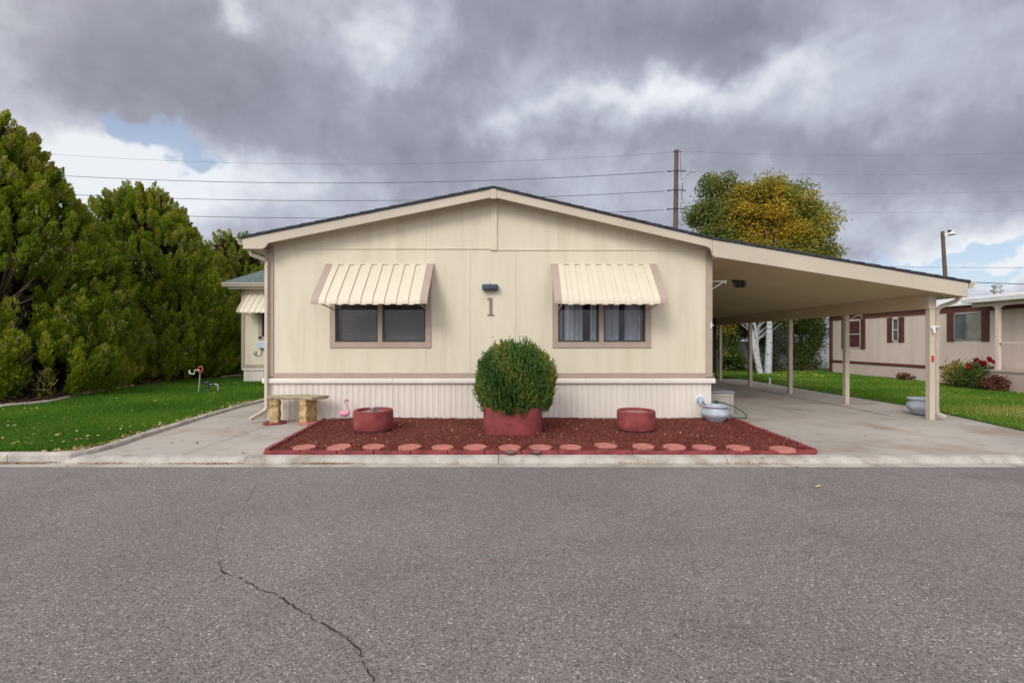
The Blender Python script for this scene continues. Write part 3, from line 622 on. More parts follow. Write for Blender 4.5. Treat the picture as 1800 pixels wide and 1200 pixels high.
# ------------------------------------------------------------------ side addition
ad = thing('side_addition', 'small cream side wing with green hipped roof behind the left corner of the home', 'building', (-7, 16.0, 0))
ZA = 16.0; xw = -9.50
t = MB(); t.box(xw, -4.6, ZA, 22, .52, 3.30); t.build('wall', M['siding'], ad)
t = MB(); x = xw+.06
while x < -4.7: t.box(x, x+.092, ZA+.01, ZA+.03, -.03, .44); x += .10
t.box(xw+.06, -4.7, ZA+.03, 21.9, -.03, .44); t.build('skirting', M['skirt'], ad)
t = MB(); t.box(xw+.02, -4.6, ZA-.03, ZA+.05, .44, .515); t.build('skirting_cap', M['skirt'], ad, bevel=.004)
t = MB(); t.box(xw-.01, xw+.11, ZA-.02, ZA+.1, .54, 3.3); t.build('corner_trim', M['tan'], ad)
t = MB(); t.box(xw-.01, -4.6, ZA-.025, ZA, .42+.1, .64); t.build('belt_trim', M['tan'], ad)
t = MB(); ex0, ey0 = -9.92, 15.55
t.add([(ex0, ey0, 3.47), (-4.5, ey0, 3.47), (-4.5, 22.4, 3.47), (ex0, 22.4, 3.47), (-6.9, 18.57, 5.32), (-4.5, 18.57, 5.32), (-6.9, 19.4, 5.32), (-4.5, 19.4, 5.32)], [(0, 1, 5, 4), (0, 4, 6, 3), (3, 6, 7, 2), (4, 5, 7, 6), (0, 3, 2, 1)])
rr = t.build('roof', M['green_shingle'], ad)
t = MB(); t.box(ex0+.13, -4.5, ey0+.12, ey0+.15, 3.26, 3.45); t.box(ex0+.13, ex0+.16, ey0+.15, 22.3, 3.26, 3.45); t.box(ex0+.16, -4.6, ey0+.15, 22.3, 3.27, 3.29); t.build('fascia', M['fascia'], rr)
t = MB(); t.prism([(ey0+.12, 3.46), (ey0+.12, 3.33), (ey0+.03, 3.33), (ey0+.0, 3.39), (ey0-.03, 3.43), (ey0-.03, 3.46)], ex0, -4.6, 'x'); t.build('gutter', M['gutter'], ad)
awning(-9.33, -7.4, 3.14, ad, yw=ZA, sc=.92)
t = MB(); t.box(-8.90, -8.78, ZA-.03, ZA+.01, 1.55, 2.5); t.box(-8.90, -7.3, ZA-.03, ZA+.01, 1.50, 1.62); wn = t.build('window', M['tan'], ad)
t = MB(); t.box(-8.78, -7.3, ZA-.012, ZA-.002, 1.62, 2.5); t.build('pane', M['black'], wn)
t = MB(); t.box(-8.88, -8.3, ZA-.14, ZA, 1.21, 1.42); t.build('window_box', M['blue_grey'], ad, bevel=.01)
t = MB(); t.box(-9.06, -8.98, ZA-.06, ZA, .99, 1.12); ob = t.build('outlet_box', M['galv'], ad, bevel=.008)
t = MB(); t.tube([(-8.99, ZA-.03, .98), (-8.92, ZA-.02, .93), (-8.80, ZA-.02, .98), (-8.77, ZA-.02, 1.22)], .009, 5); t.tube([(-8.60, ZA-.02, 1.2), (-8.62, ZA-.02, .05)], .012, 5); t.build('cable', M['black'], ob)

# ------------------------------------------------------------------ bed objects
PLZ = .03
def planter(name, cx, cy, r0, h, label, power=2.0, sx=1, raised=0.0, fill='sand'):
    o = thing(name, label, 'planter', (cx, cy, PLZ-.015))
    z0 = PLZ-.015+raised
    prof = [(r0*.955, z0), (r0*.985, z0+.02), (r0, z0+h*.35), (r0*.995, z0+h-.03), (r0*.98, z0+h-.006), (r0*.95, z0+h), (r0*.83, z0+h), (r0*.81, z0+h-.02), (r0*.80, z0+h-.05)]
    m_ = MB(); m_.lathe(prof, (cx, cy, 0), 64, sx, 1, power); ob = m_.build('body', M['maroon'], o, smooth=True)
    s = MB(); s.lathe([(r0*.80, z0+h-.06), (r0*.80, z0+h-.045), (r0*.4, z0+h-.03), (.01, z0+h-.025)], (cx, cy, 0), 40, sx, 1, power); s.build('soil', M[fill], o, smooth=True)
    if raised:
        s = MB(); s.lathe([(r0*.80, z0-raised-.01), (r0*.82, z0-.004), (r0*.5, z0-.002)], (cx, cy, 0), 40); s.build('base_disc', M['rock'], o, smooth=True)
    return o
planter('planter', (656.5-900)*7.27/F, 7.27, .308, .300, 'low round maroon planter left of the big bush, holding a dead plant', raised=.05)
planter('planter', (1118-900)*7.27/F, 7.27, .300, .292, 'low round maroon planter right of the big bush, empty but for soil', raised=.05)
planter('planter', .01, 7.25, .462, .44, 'large rounded-square maroon planter holding the green bush', power=3.2, fill='soil')
# potted bush: upright sprigs
def bush(name, label, c, rx, rz, zlow, nsp, matn, seed, cat='bush', leafl=.035, nl=26, gold=True):
    r = np.random.default_rng(seed); o = thing(name, label, cat, c)
    u = r.uniform(-.62, 1, nsp); a = r.uniform(0, 2*math.pi, nsp); s = np.sqrt(1-u*u)
    dirn = np.column_stack([s*np.cos(a), s*np.sin(a), u])
    lump = 1+.05*np.sin(a*3+1)+.05*np.sin(a*5+u*6)+.05*np.sin(a*9+u*3)*u+r.normal(0, .035, nsp)+(r.uniform(0, 1, nsp) < .03)*.09
    k = r.choice([1, 1, 1, .85, .7, .55], nsp)
    zc_ = zlow+rz*.62/1.62*1.0
    cen = np.array(c)+[0, 0, zc_]
    sp_ = np.abs(s)**.8
    p = cen+np.column_stack([np.sign(dirn[:, 0])*np.abs(dirn[:, 0])**.9*rx, np.sign(dirn[:, 1])*np.abs(dirn[:, 1])**.9*rx, u*rz*.62])*(lump*k)[:, None]
    up = unit(dirn*np.array([.55, .55, .3])+np.array([0, 0, .9])+r.normal(0, .12, (nsp, 3)))
    L = r.uniform(.09, .19, nsp)
    tt = r.uniform(0, 1, (nsp, nl)); base_ = p[:, None, :]+up[:, None, :]*(L[:, None]*(tt-.45))[..., None]
    rad = (.018*(1-.6*tt))[..., None]
    cc = base_+unit(r.normal(size=(nsp, nl, 3)))*rad; dd = up[:, None, :]*1.0+r.normal(0, .34, (nsp, nl, 3))
    hue = .38+.22*np.sin(p[:, 0]*9+p[:, 2]*7+1)+r.normal(0, .14, nsp)
    if gold:
        g1 = np.exp(-(((p[:, 0]-c[0]-rx*.95)/.11)**2+((p[:, 2]-c[2]-.42*rz)/.26)**2)); g2 = .75*np.exp(-(((p[:, 0]-c[0]+.16)/.16)**2+((p[:, 2]-c[2]-rz*1.03)/.14)**2)); g3 = .55*np.exp(-(((p[:, 0]-c[0]-.12)/.25)**2+((p[:, 2]-c[2]-rz*.72)/.25)**2))
        hue = np.clip(hue, 0, .78)+(g1*.7+g2*.6+g3*.8*r.uniform(0, 1, nsp))*.55
    tn = (hue[:, None]+r.normal(0, .10, (nsp, nl))+(tt-.5)*.22).ravel()
    if not gold: tn = np.clip(tn, 0, 1)
    q = leaves(cc.reshape(-1, 3), dd.reshape(-1, 3), r.uniform(.7, 1.3, nsp*nl)*leafl, r.uniform(.25, .42, nsp*nl)*leafl, r)
    soup('foliage', q, M[matn], o, tn)
    st = MB()
    for i in range(14):
        a_ = i*2.4; st.tube([(c[0], c[1], c[2]-.05), (c[0]+.1*math.cos(a_), c[1]+.1*math.sin(a_), c[2]+.2), (c[0]+rx*.6*math.cos(a_), c[1]+rx*.6*math.sin(a_), c[2]+rz*(.4+.4*((i*7) % 5)/5))], [.03, .018, .006], 6)
    st.build('stem', M['bark'], o)
    return o
bush('evergreen_bush', 'dense rounded green bush with golden patches growing in the large maroon planter', (.035, 7.25, .42), .585, .965, -.02, 6200, 'boxbush', 11)
# dead plant in left planter + little ornament
dp = thing('dead_plant', 'dried grey plant stub in the left round planter', 'plant', ((657-900)*7.27/F, 7.27, .345))
t = MB(); bx0, by0, _ = dp.location
for i in range(26):
    a_ = i*2.39; rr_ = random.uniform(.04, .10); t.tube([(bx0+.02*math.cos(a_), by0+.02*math.sin(a_), .325), (bx0+rr_*.6*math.cos(a_), by0+rr_*.6*math.sin(a_), .385), (bx0+rr_*math.cos(a_), by0+rr_*math.sin(a_), .37+random.uniform(0, .05))], [.006, .004, .002], 4)
t.build('twigs', M['sand'], dp)
t = MB(); t.lathe([(.012, .36), (.02, .37), (.032, .39), (.036, .405), (.03, .41)], (bx0-.01, by0-.02, 0), 12); tag(t.build('garden_light', M['blue_grey'], origin=(bx0-.01, by0-.02, .36), smooth=True), 'tiny pale blue garden ornament poking up in the left round planter', 'ornament')
# pots
def pot(name, cx, cy, r0, label):
    o = thing(name, label, 'pot', (cx, cy, .0)); s = r0/.235
    pr = [(.12, .0), (.135, .005), (.15, .03), (.195, .07), (.226, .115), (.229, .118), (.229, .124), (.233, .13), (.236, .15), (.234, .165), (.231, .17), (.231, .177), (.226, .18), (.215, .205), (.195, .235), (.19, .25), (.205, .265), (.225, .275), (.23, .285), (.226, .296), (.205, .298), (.185, .285), (.18, .25)]
    m_ = MB(); m_.lathe([(a*s, b*s) for a, b in pr], (cx, cy, .02), 48); m_.build('bowl', M['pot'], o, smooth=True)
    m_ = MB(); m_.lathe([(.18*s, .235*s), (.01, .25*s)], (cx, cy, .02), 30); m_.build('soil', M['soil'], o, smooth=True)
    return o
pot('glazed_pot', (1257-900)*8.12/F, 8.12, .235, 'grey glazed bowl pot standing on red mulch below the tap')
pot('glazed_pot', (1621-900)*8.98/F, 8.98, .25, 'grey glazed bowl pot half hidden behind the front carport post')
t = MB(); t.tube([(3.46, 8.30, .36), (3.50, 8.22, .30), (3.53, 8.15, .24)], .009, 6); tag(t.build('cord', M['black'], origin=(3.46, 8.3, .3)), 'short black cord hanging from the tap cover into the grey pot', 'cord')
# flamingo
fx, fy, fz = (604-900)*8.2/F, 8.2, .03
fl = thing('flamingo_ornament', 'pink plastic lawn flamingo beside the left planter', 'lawn ornament', (fx, fy, fz))
P_ = lambda l: [(fx+a, fy+(c if len(b_) else 0), fz+b) for a, b, c, b_ in [(q[0], q[1], q[2] if len(q) > 2 else 0, (1,)) for q in l]]
t = MB(); t.tube(P_([(-.115, .155), (-.08, .145), (-.04, .13), (.0, .118), (.045, .115), (.078, .128), (.096, .16), (.092, .20), (.07, .25), (.045, .29), (.028, .325), (.024, .352), (.036, .372), (.055, .372), (.066, .362)]), [.004, .018, .038, .052, .05, .036, .022, .015, .0125, .012, .012, .014, .019, .017, .010], 14); t.build('body', M['pink'], fl, smooth=True)
t = MB(); t.tube(P_([(.062, .366), (.078, .352), (.083, .338), (.078, .325)]), [.011, .010, .007, .002], 8); t.build('beak', M['black'], fl, smooth=True)
t = MB(); t.tube(P_([(.01, .09), (.012, .0)]), .003, 5); t.tube(P_([(.035, .09), (.034, .0)]), .003, 5); t.build('leg', M['galv'], fl)
# curved bench on pavers
cxb, cyb, Rb = -3.86, 7.12, 1.0
bn = thing('garden_bench', 'curved stone bench with ornate scroll legs against the skirting', 'bench', (-4.0, 8.05, 0))
t = MB(); pts = []; a0, a1 = R(-27), R(30); vs = []; n = 22; ri, ro = Rb-.155, Rb+.155; zs = [(.432, .0), (.445, -.012), (.462, -.02), (.478, -.02), (.486, -.008), (.487, .02)]
for i in range(n+1):
    a = a0+(a1-a0)*i/n
    for (z, ins) in zs: vs.append((cxb+(ri+ins)*math.sin(a), cyb+(ri+ins)*math.cos(a), z))
    for (z, ins) in zs[::-1]: vs.append((cxb+(ro-ins)*math.sin(a), cyb+(ro-ins)*math.cos(a), z))
k = 12; t.add(vs, [(i*k+j, i*k+(j+1) % k, (i+1)*k+(j+1) % k, (i+1)*k+j) for i in range(n) for j in range(k)]+[tuple(range(k)), tuple(n*k+j for j in range(k-1, -1, -1))])
t.build('seat', M['stone'], bn)
def bench_leg(a):
    # side outline (depth, height): a console with volutes front and back
    half = [(.15, .0), (.155, .02), (.145, .035), (.152, .07), (.162, .11), (.162, .15), (.152, .19), (.138, .225), (.132, .26), (.136, .285), (.150, .31), (.16, .335), (.157, .36), (.152, .37), (.165, .38), (.165, .41)]
    outl = [(d, z) for d, z in half]+[(-d, z) for d, z in half[::-1]]
    m_ = MB(); n_ = len(outl); er = Vector((math.sin(a), math.cos(a), 0)); et = Vector((math.cos(a), -math.sin(a), 0)); c0 = Vector((cxb, cyb, .03))+er*Rb
    layers = [(-.070, .93), (-.060, 1.0), (-.02, 1.0), (-.014, .97), (.014, .97), (.02, 1.0), (.060, 1.0), (.070, .93)]
    vs = []
    for off, sc in layers:
        for d, z in outl: vs.append(c0+er*d*sc+et*off+Vector((0, 0, z)))
    fs = [(l*n_+j, l*n_+(j+1) % n_, (l+1)*n_+(j+1) % n_, (l+1)*n_+j) for l in range(len(layers)-1) for j in range(n_)]+[tuple(range(n_-1, -1, -1)), tuple((len(layers)-1)*n_+j for j in range(n_))]
    m_.add(vs, fs)
    for z, rr_ in ((.32, .035), (.12, .05)):
        for sgn in (-1, 1):
            for side in (-.073, .0735):
                cc = c0+er*sgn*.07+Vector((0, 0, z)); m_.tube([cc+et*side*.8, cc+et*side*1.12], rr_, 14)
    m_.build('leg', M['stone_yellow'], bn, bevel=.004)
    return c0
for a, lb in ((R(-19.5), 'round maroon paver under the left bench leg'), (R(14), 'round maroon paver under the right bench leg')):
    c0 = bench_leg(a); t = MB(); t.lathe([(.175, .0), (.19, .006), (.19, .03), (.18, .036), (.01, .036)], (c0.x, c0.y-.02, -.003), 10)
    tag(t.build('paver', M['maroon_edge'] if a < 0 else mat('faded_paver', (.42, .17, .15), .85, .15, 12, .3, 60), origin=(c0.x, c0.y-.02, 0)), lb, 'paver')
# stepping stones
wh = ['leftmost octagonal salmon stepping stone, nearest the left bed edging', 'second octagonal salmon stepping stone from the left end of the row', 'third salmon stepping stone from the left, below the left round planter', 'fourth salmon stepping stone from the left, right of the left round planter', 'fifth salmon stepping stone from the left of the row', 'sixth salmon stepping stone from the left, at the left edge of the large planter', 'seventh salmon stepping stone, in front of the middle of the large planter', 'eighth salmon stepping stone, below the right edge of the large planter', 'ninth salmon stepping stone, just right of the large planter', 'tenth salmon stepping stone, slightly further back than the rest', 'salmon stepping stone directly in front of the right round planter', 'fourth salmon stepping stone from the right end of the row', 'third salmon stepping stone from the right, below the grey pot', 'second salmon stepping stone from the right end, strewn with mulch', 'rightmost salmon stepping stone near the corner of the bed']
st_me = None
for i, (px, py) in enumerate(zip(sx_, sy_)):
    X, Y = gp(px, py, .05)
    if st_me is None:
        t = MB(); t.lathe([(.148, 0), (.156, .008), (.156, .036), (.150, .044), (.01, .044)], (0, 0, 0), 8); o = t.build('stepping_stone', M['paver'], local=True, origin=(0, 0, 0)); st_me = o
    else: o = st_me.copy(); COL.objects.link(o)
    o.location = (X, Y, .010); o.rotation_euler = (random.uniform(-.03, .03), random.uniform(-.03, .03), random.uniform(-.12, .12)); s = random.uniform(.95, 1.05); o.scale = (s, s, 1)
    tag(o, wh[i], 'stepping stone', 'stepping stones in a row across the red bed')
# scalloped edging blocks
def scallop(L, m_, h=.06):
    t = MB(); n = 3; pts = [(-L/2, -.05)]
    for i in range(n):
        for j in range(7):
            a = math.pi*j/6; pts.append((-L/2+L/n*(i+.5)-L/n/2*math.cos(a)*.97, h*.62+h*.38*math.sin(a)))
    pts.append((L/2, -.05)); t.prism(pts, -.028, .028); return t.build('edging_block', m_, bevel=.004, local=True, origin=(0, 0, 0))
eb = scallop(.285, M['maroon_edge'])
def row(p, q, label, first=None, skip=(), src=None, pitch=.29):
    p, q = Vector(p), Vector(q); L = (q-p).length; n = int(L/pitch); d = (q-p)/n; ang = math.atan2(d.y, d.x)
    for i in range(n):
        if i in skip: continue
        if first is not None and i == 0: o = first
        else: o = (src or eb).copy(); COL.objects.link(o)
        c = p+d*(i+.5); o.location = (c.x, c.y, random.uniform(-.012, .0)); o.rotation_euler = (random.uniform(-.08, .08), random.uniform(-.02, .02), ang+random.uniform(-.03, .03))
        tag(o, label[0], 'garden edging', label[1])
def flat_block(L, m_, h=.048):
    t = MB(); t.prism([(-L/2, -.05), (-L/2, h*.8), (-L*.47, h), (L*.2, h*.96), (L*.47, h), (L/2, h*.78), (L/2, -.05)][::-1], -.035, .035); return t.build('edging_block', m_, bevel=.006, local=True, origin=(0, 0, 0))
fb = flat_block(.466, M['maroon_edge'])
row((-3.2, 5.875), (3.92, 5.875), ('flat maroon edging block in the front row along the curb', 'edging blocks along the curb'), fb, src=fb, pitch=.45)
row((-3.2, 5.92), (-3.43, 8.35), ('scalloped maroon edging block in the left row beside the path', 'edging blocks beside the path'), eb)
row((3.95, 5.92), (4.08, 8.4), ('scalloped maroon edging block in the right row beside the driveway', 'edging blocks beside the driveway'))
for px, py, s, lb in ((897, 796, .055, 'dark rounded rock at the curb edge below the large planter'), (943, 796, .045, 'smaller dark reddish rock by the curb, right of the other')):
    X, Y = gp(px, py, .03); t = MB(); pr = [(.3, -.5), (.8, -.35), (1, 0), (.85, .35), (.45, .55), (.02, .6)]; t.lathe([(a*s, b*s*.8) for a, b in pr], (X, Y, .045), 12, 1.25, .8); o = t.build('rock', M['rock'], origin=(X, Y, .02), smooth=True); tag(o, lb, 'rock')
# deck box with hose
db = thing('deck_box', 'grey panelled deck box beside the right side of the home', 'storage box', (4.07, 8.95, 0))
t = MB(); x0, x1, y0, y1 = 3.76, 4.35, 8.93, 9.80
t.box(x0+.012, x1-.012, y0+.012, y1-.012, .01, .43)
for a, b in ((x0, x0+.06), (x1-.06, x1)): t.box(a, b, y0, y0+.03, .0, .43)
t.box(x0+.06, x1-.06, y0+.001, y0+.03, .37, .43); t.box(x0+.06, x1-.06, y0+.001, y0+.03, .0, .06); t.box(x1-.03, x1, y0+.03, y1, .37, .43); t.box(x1-.03, x1, y0+.03, y1, 0, .05)
t.build('body', M['deckbox'], db, bevel=.004)
t = MB(); t.box(x0-.02, x1+.02, y0-.02, y1+.02, .433, .475); t.build('lid', M['deckbox_lid'], db, bevel=.015)
t = MB(); hp = [(4.00, 8.88, .27), (4.12, 8.84, .255), (4.30, 8.78, .19), (4.42, 8.72, .11), (4.45, 8.62, .04), (4.38, 8.52, .02), (4.20, 8.50, .03), (4.05, 8.52, .05)]
t.tube(hp, .012, 7); t.tube([(3.96, 8.90, .275), (4.02, 8.87, .268)], .032, 10); tag(t.build('garden_hose', M['hose'], origin=(4.2, 8.6, 0), smooth=True), 'green garden hose looping from the deck box onto the concrete', 'hose')
t = MB(); t.box(4.18, 4.28, 8.86, 8.92, .05, .10); t.tube([(4.18, 8.88, .10), (4.24, 8.86, .13), (4.29, 8.88, .07)], .012, 6); tag(t.build('hose_nozzle', M['galv'], origin=(4.23, 8.9, .05)), 'small metal fitting on the front of the deck box near the hose', 'hose fitting')

# ------------------------------------------------------------------ left lawn things
X, Y = gp(349, 692); cr2 = thing('crank_pump', 'thin leaning grey pole with red crank head on the lawn', 'garden tool', (X, Y, 0))
t = MB(); t.tube([(X, Y, 0), (X+.045, Y, .58)], .017, 8); t.build('pole', M['galv'], cr2)
t = MB(); t.tube([(X+.05, Y, .56), (X+.055, Y, .60), (X+.06, Y, .64)], [.03, .06, .045], 10); t.lathe([(.0, 0), (.04, 0)], (X+.05, Y, .6), 8)
ring_ = [(X+.055+.06*math.cos(a), Y, .68+.075*math.sin(a)) for a in np.linspace(0, 2*math.pi, 14)]; t.tube(ring_, .022, 6); t.build('crank_head', M['rust'], cr2, smooth=True)
t = MB(); t.tube([(X+.04, Y-.02, .66), (X-.07, Y-.05, .66), (X-.08, Y-.06, .55), (X-.20, Y-.06, .57)], .012, 6); t.tube([(X-.20, Y-.06, .57), (X-.21, Y-.06, .66)], .016, 6); t.build('handle', M['white_metal'], cr2)
X, Y = gp(374, 690); vv = thing('backflow_valve', 'grey irrigation valve assembly standing in the lawn', 'irrigation valve', (X, Y, 0))
t = MB(); t.tube([(X-.14, Y, 0), (X-.14, Y, .28)], .022, 8); t.tube([(X+.15, Y, 0), (X+.15, Y, .20), (X+.12, Y, .235), (X-.14, Y, .235)], .02, 8); t.build('pipe', M['galv'], vv, smooth=True)
t = MB(); t.lathe([(.03, .10), (.04, .12), (.04, .19), (.03, .2)], (X-.14, Y, 0), 10); t.build('valve_body', M['metal_dark'], vv, smooth=True); t = MB(); t.lathe([(.045, .22), (.06, .24), (.06, .30), (.035, .33), (.01, .335)], (X-.14, Y, 0), 12); t.tube([(X-.20, Y-.05, .27), (X-.08, Y-.05, .27)], .02, 8); t.build('valve_bonnet', M['metal_dark'], vv, smooth=True); t = MB(); t.tube([(X+.02, Y-.05, .235), (X+.02, Y+.05, .235)], .03, 8); t.build('test_cock', M['metal_dark'], vv, smooth=True)
# ------------------------------------------------------------------ neighbour home (right)
NX = 14.8
nb = thing('neighbour_home', 'beige mobile home with dark brown trim and shutters right of the carport', 'house', (NX+2, 15, 0))
t = MB(); y = 3.0
while y < 21.0:
    y2 = min(y+.296, 21.05); t.box(NX, NX+.03, y, y2, .60, 2.42); y += .30
t.box(NX+.03, NX+4.2, 3.0, 21.0, .1, 2.45); t.build('wall', M['nsiding'], nb)
t = MB(); t.box(NX+.04, NX+4.1, 3.0, 21.0, .0, .09); t.box(NX-.01, NX+.029, 3, 21.0, 0, .49); t.build('skirting', mat('pinkish_skirting', (.62, .50, .44), .8, .08, 1.2, .1, 40), nb)
t = MB(); t.box(NX-.03, NX, 3, 21.1, .492, .60); t.build('belt_trim', M['brown'], nb)
t = MB(); t.box(NX-.03, NX+.02, 3, 21.1, 2.42, 2.62); t.build('eave_trim', M['brown'], nb)
t = MB(); t.box(NX-.03, NX+.1, 21.05, 21.2, 0, 2.62); t.build('corner_trim', M['brown'], nb)
t = MB(); arc = [(NX-.10+4.4*i/12, 2.66+.42*math.sin(math.pi*i/12)) for i in range(13)]; t.prism([(NX-.10, 2.622)]+[(NX+4.3, 2.622)]+arc[::-1], 2.9, 21.3); rfn = t.build('roof', M['white_metal'], nb)
t = MB(); t.lathe([(.10, 3.0), (.10, 3.12), (.17, 3.14), (.17, 3.20), (.10, 3.22), (.10, 3.29), (.14, 3.31), (.14, 3.36), (.03, 3.40)], (17.05, 16.0, .06), 16); t.build('roof_vent', M['galv'], rfn)
def nwin(ya, yb, z0, z1, sh0, sh1, style, cm):
    t = MB(); w = .03
    t.box(NX-.03, NX-.001, ya, yb, z0, z0+w); t.box(NX-.03, NX-.001, ya, yb, z1-w, z1); t.box(NX-.03, NX-.001, ya, ya+w, z0, z1); t.box(NX-.03, NX-.001, yb-w, yb, z0, z1)
    if style == 'h': t.box(NX-.035, NX-.001, ya, yb, (z0+z1)/2-.015, (z0+z1)/2+.015)
    else: t.box(NX-.035, NX-.001, (ya+yb)/2-.02, (ya+yb)/2+.02, z0, z1)
    wn = t.build('window', M['galv'] if style != 'h' else M['white_metal'], nb)
    t = MB(); t.box(NX-.018, NX-.012, ya+w, yb-w, z0+w, z1-w); t.build('pane', M['glass'], wn)
    t = MB(); t.box(NX-.008, NX-.002, ya+w, yb-w, z0+w, z1-w); t.build('curtain', cm, wn)
    for s0, s1 in (sh0, sh1):
        t = MB(); t.box(NX-.035, NX-.001, s0, s1, z0-.04, z1+.04)
        zz_ = z0
        while zz_ < z1: t.box(NX-.042, NX-.0355, s0+.03, s1-.03, zz_, zz_+.025); zz_ += .05
        t.build('shutter', M['brown'], nb)
darkred = mat('dark_red_curtain', (.30, .11, .10), .9, .2, 8); beigec = mat('beige_curtain', (.62, .58, .40), .9, .12, 5); dk = mat('dim_curtain', (.30, .29, .26), .9, .2, 5)
nwin(19.30, 20.15, 1.17, 2.36, (19.05, 19.28), (20.17, 20.40), 'h', darkred)
nwin(17.40, 17.68, 1.46, 2.34, (17.16, 17.39), (17.69, 17.92), 'h', dk)
nwin(14.33, 15.22, 1.49, 2.37, (14.10, 14.32), (15.23, 15.46), 'v', dk)
t = MB()
n = 40; vs = []
for i in range(n): yv = 14.38+.38*i/(n-1); vs += [(NX-.0105+.003*math.sin(i*1.3), yv, 1.53), (NX-.0105+.003*math.sin(i*1.3), yv, 2.33)]
t.add(vs, [(2*i, 2*i+2, 2*i+3, 2*i+1) for i in range(n-1)]); t.build('curtain', beigec, nb)
po = thing('porch', 'covered porch with white roof edge and slim post on the neighbouring home', 'porch', (14.3, 12.5, 0))
t = MB(); t.box(13.95, 14.75, 6, 14.1, 2.68, 2.73); t.box(13.93, 13.95, 6, 14.12, 2.62, 2.74); t.box(13.95, 14.75, 14.1, 14.12, 2.62, 2.74); t.build('roof', M['white_metal'], po)
t = MB(); t.box(14.15, 14.25, 6, 14.0, 2.50, 2.677); t.build('beam', M['nsiding'], po)
for y_ in (13.25, 10.6): t = MB(); t.box(14.16, 14.25, y_, y_+.09, 0, 2.498); t.prism([(y_-.11, 2.497), (y_-.002, 2.497), (y_-.002, 2.40)], 14.18, 14.22, 'x'); t.prism([(y_+.20, 2.497), (y_+.092, 2.497), (y_+.092, 2.40)][::-1], 14.18, 14.22, 'x'); t.build('post', M['nsiding'], po)
t = MB(); t.box(14.17, 14.23, 6, 13.245, 1.40, 1.44); t.build('handrail', M['nsiding'], po)
t = MB(); t.box(14.05, 14.76, 6, 13.6, .03, .57); t.box(14.02, 14.76, 6, 13.63, .572, .63); t.build('deck', mat('porch_deck', (.47, .37, .32), .8, .08, 2), po)
# white vinyl fence
fe = thing('vinyl_fence', 'white vinyl privacy fence behind the aspen trees', 'fence', (13, 24.6, 0))
x = 8.0
while x < 20.5:
    t = MB(); t.box(x, x+.12, 24.5, 24.62, 0, 1.52); t.box(x-.015, x+.135, 24.485, 24.635, 1.52, 1.55); t.build('post', M['vinyl'], fe)
    t = MB(); xx = x+.125
    while xx < x+2.0-.01: t.box(xx, min(xx+.147, x+1.996), 24.54, 24.57, .08, 1.38); xx += .15
    t.box(x+.122, x+1.998, 24.53, 24.59, 1.382, 1.45); t.box(x+.122, x+1.998, 24.53, 24.59, .02, .078); t.build('panel', M['vinyl'], fe); x += 2.0

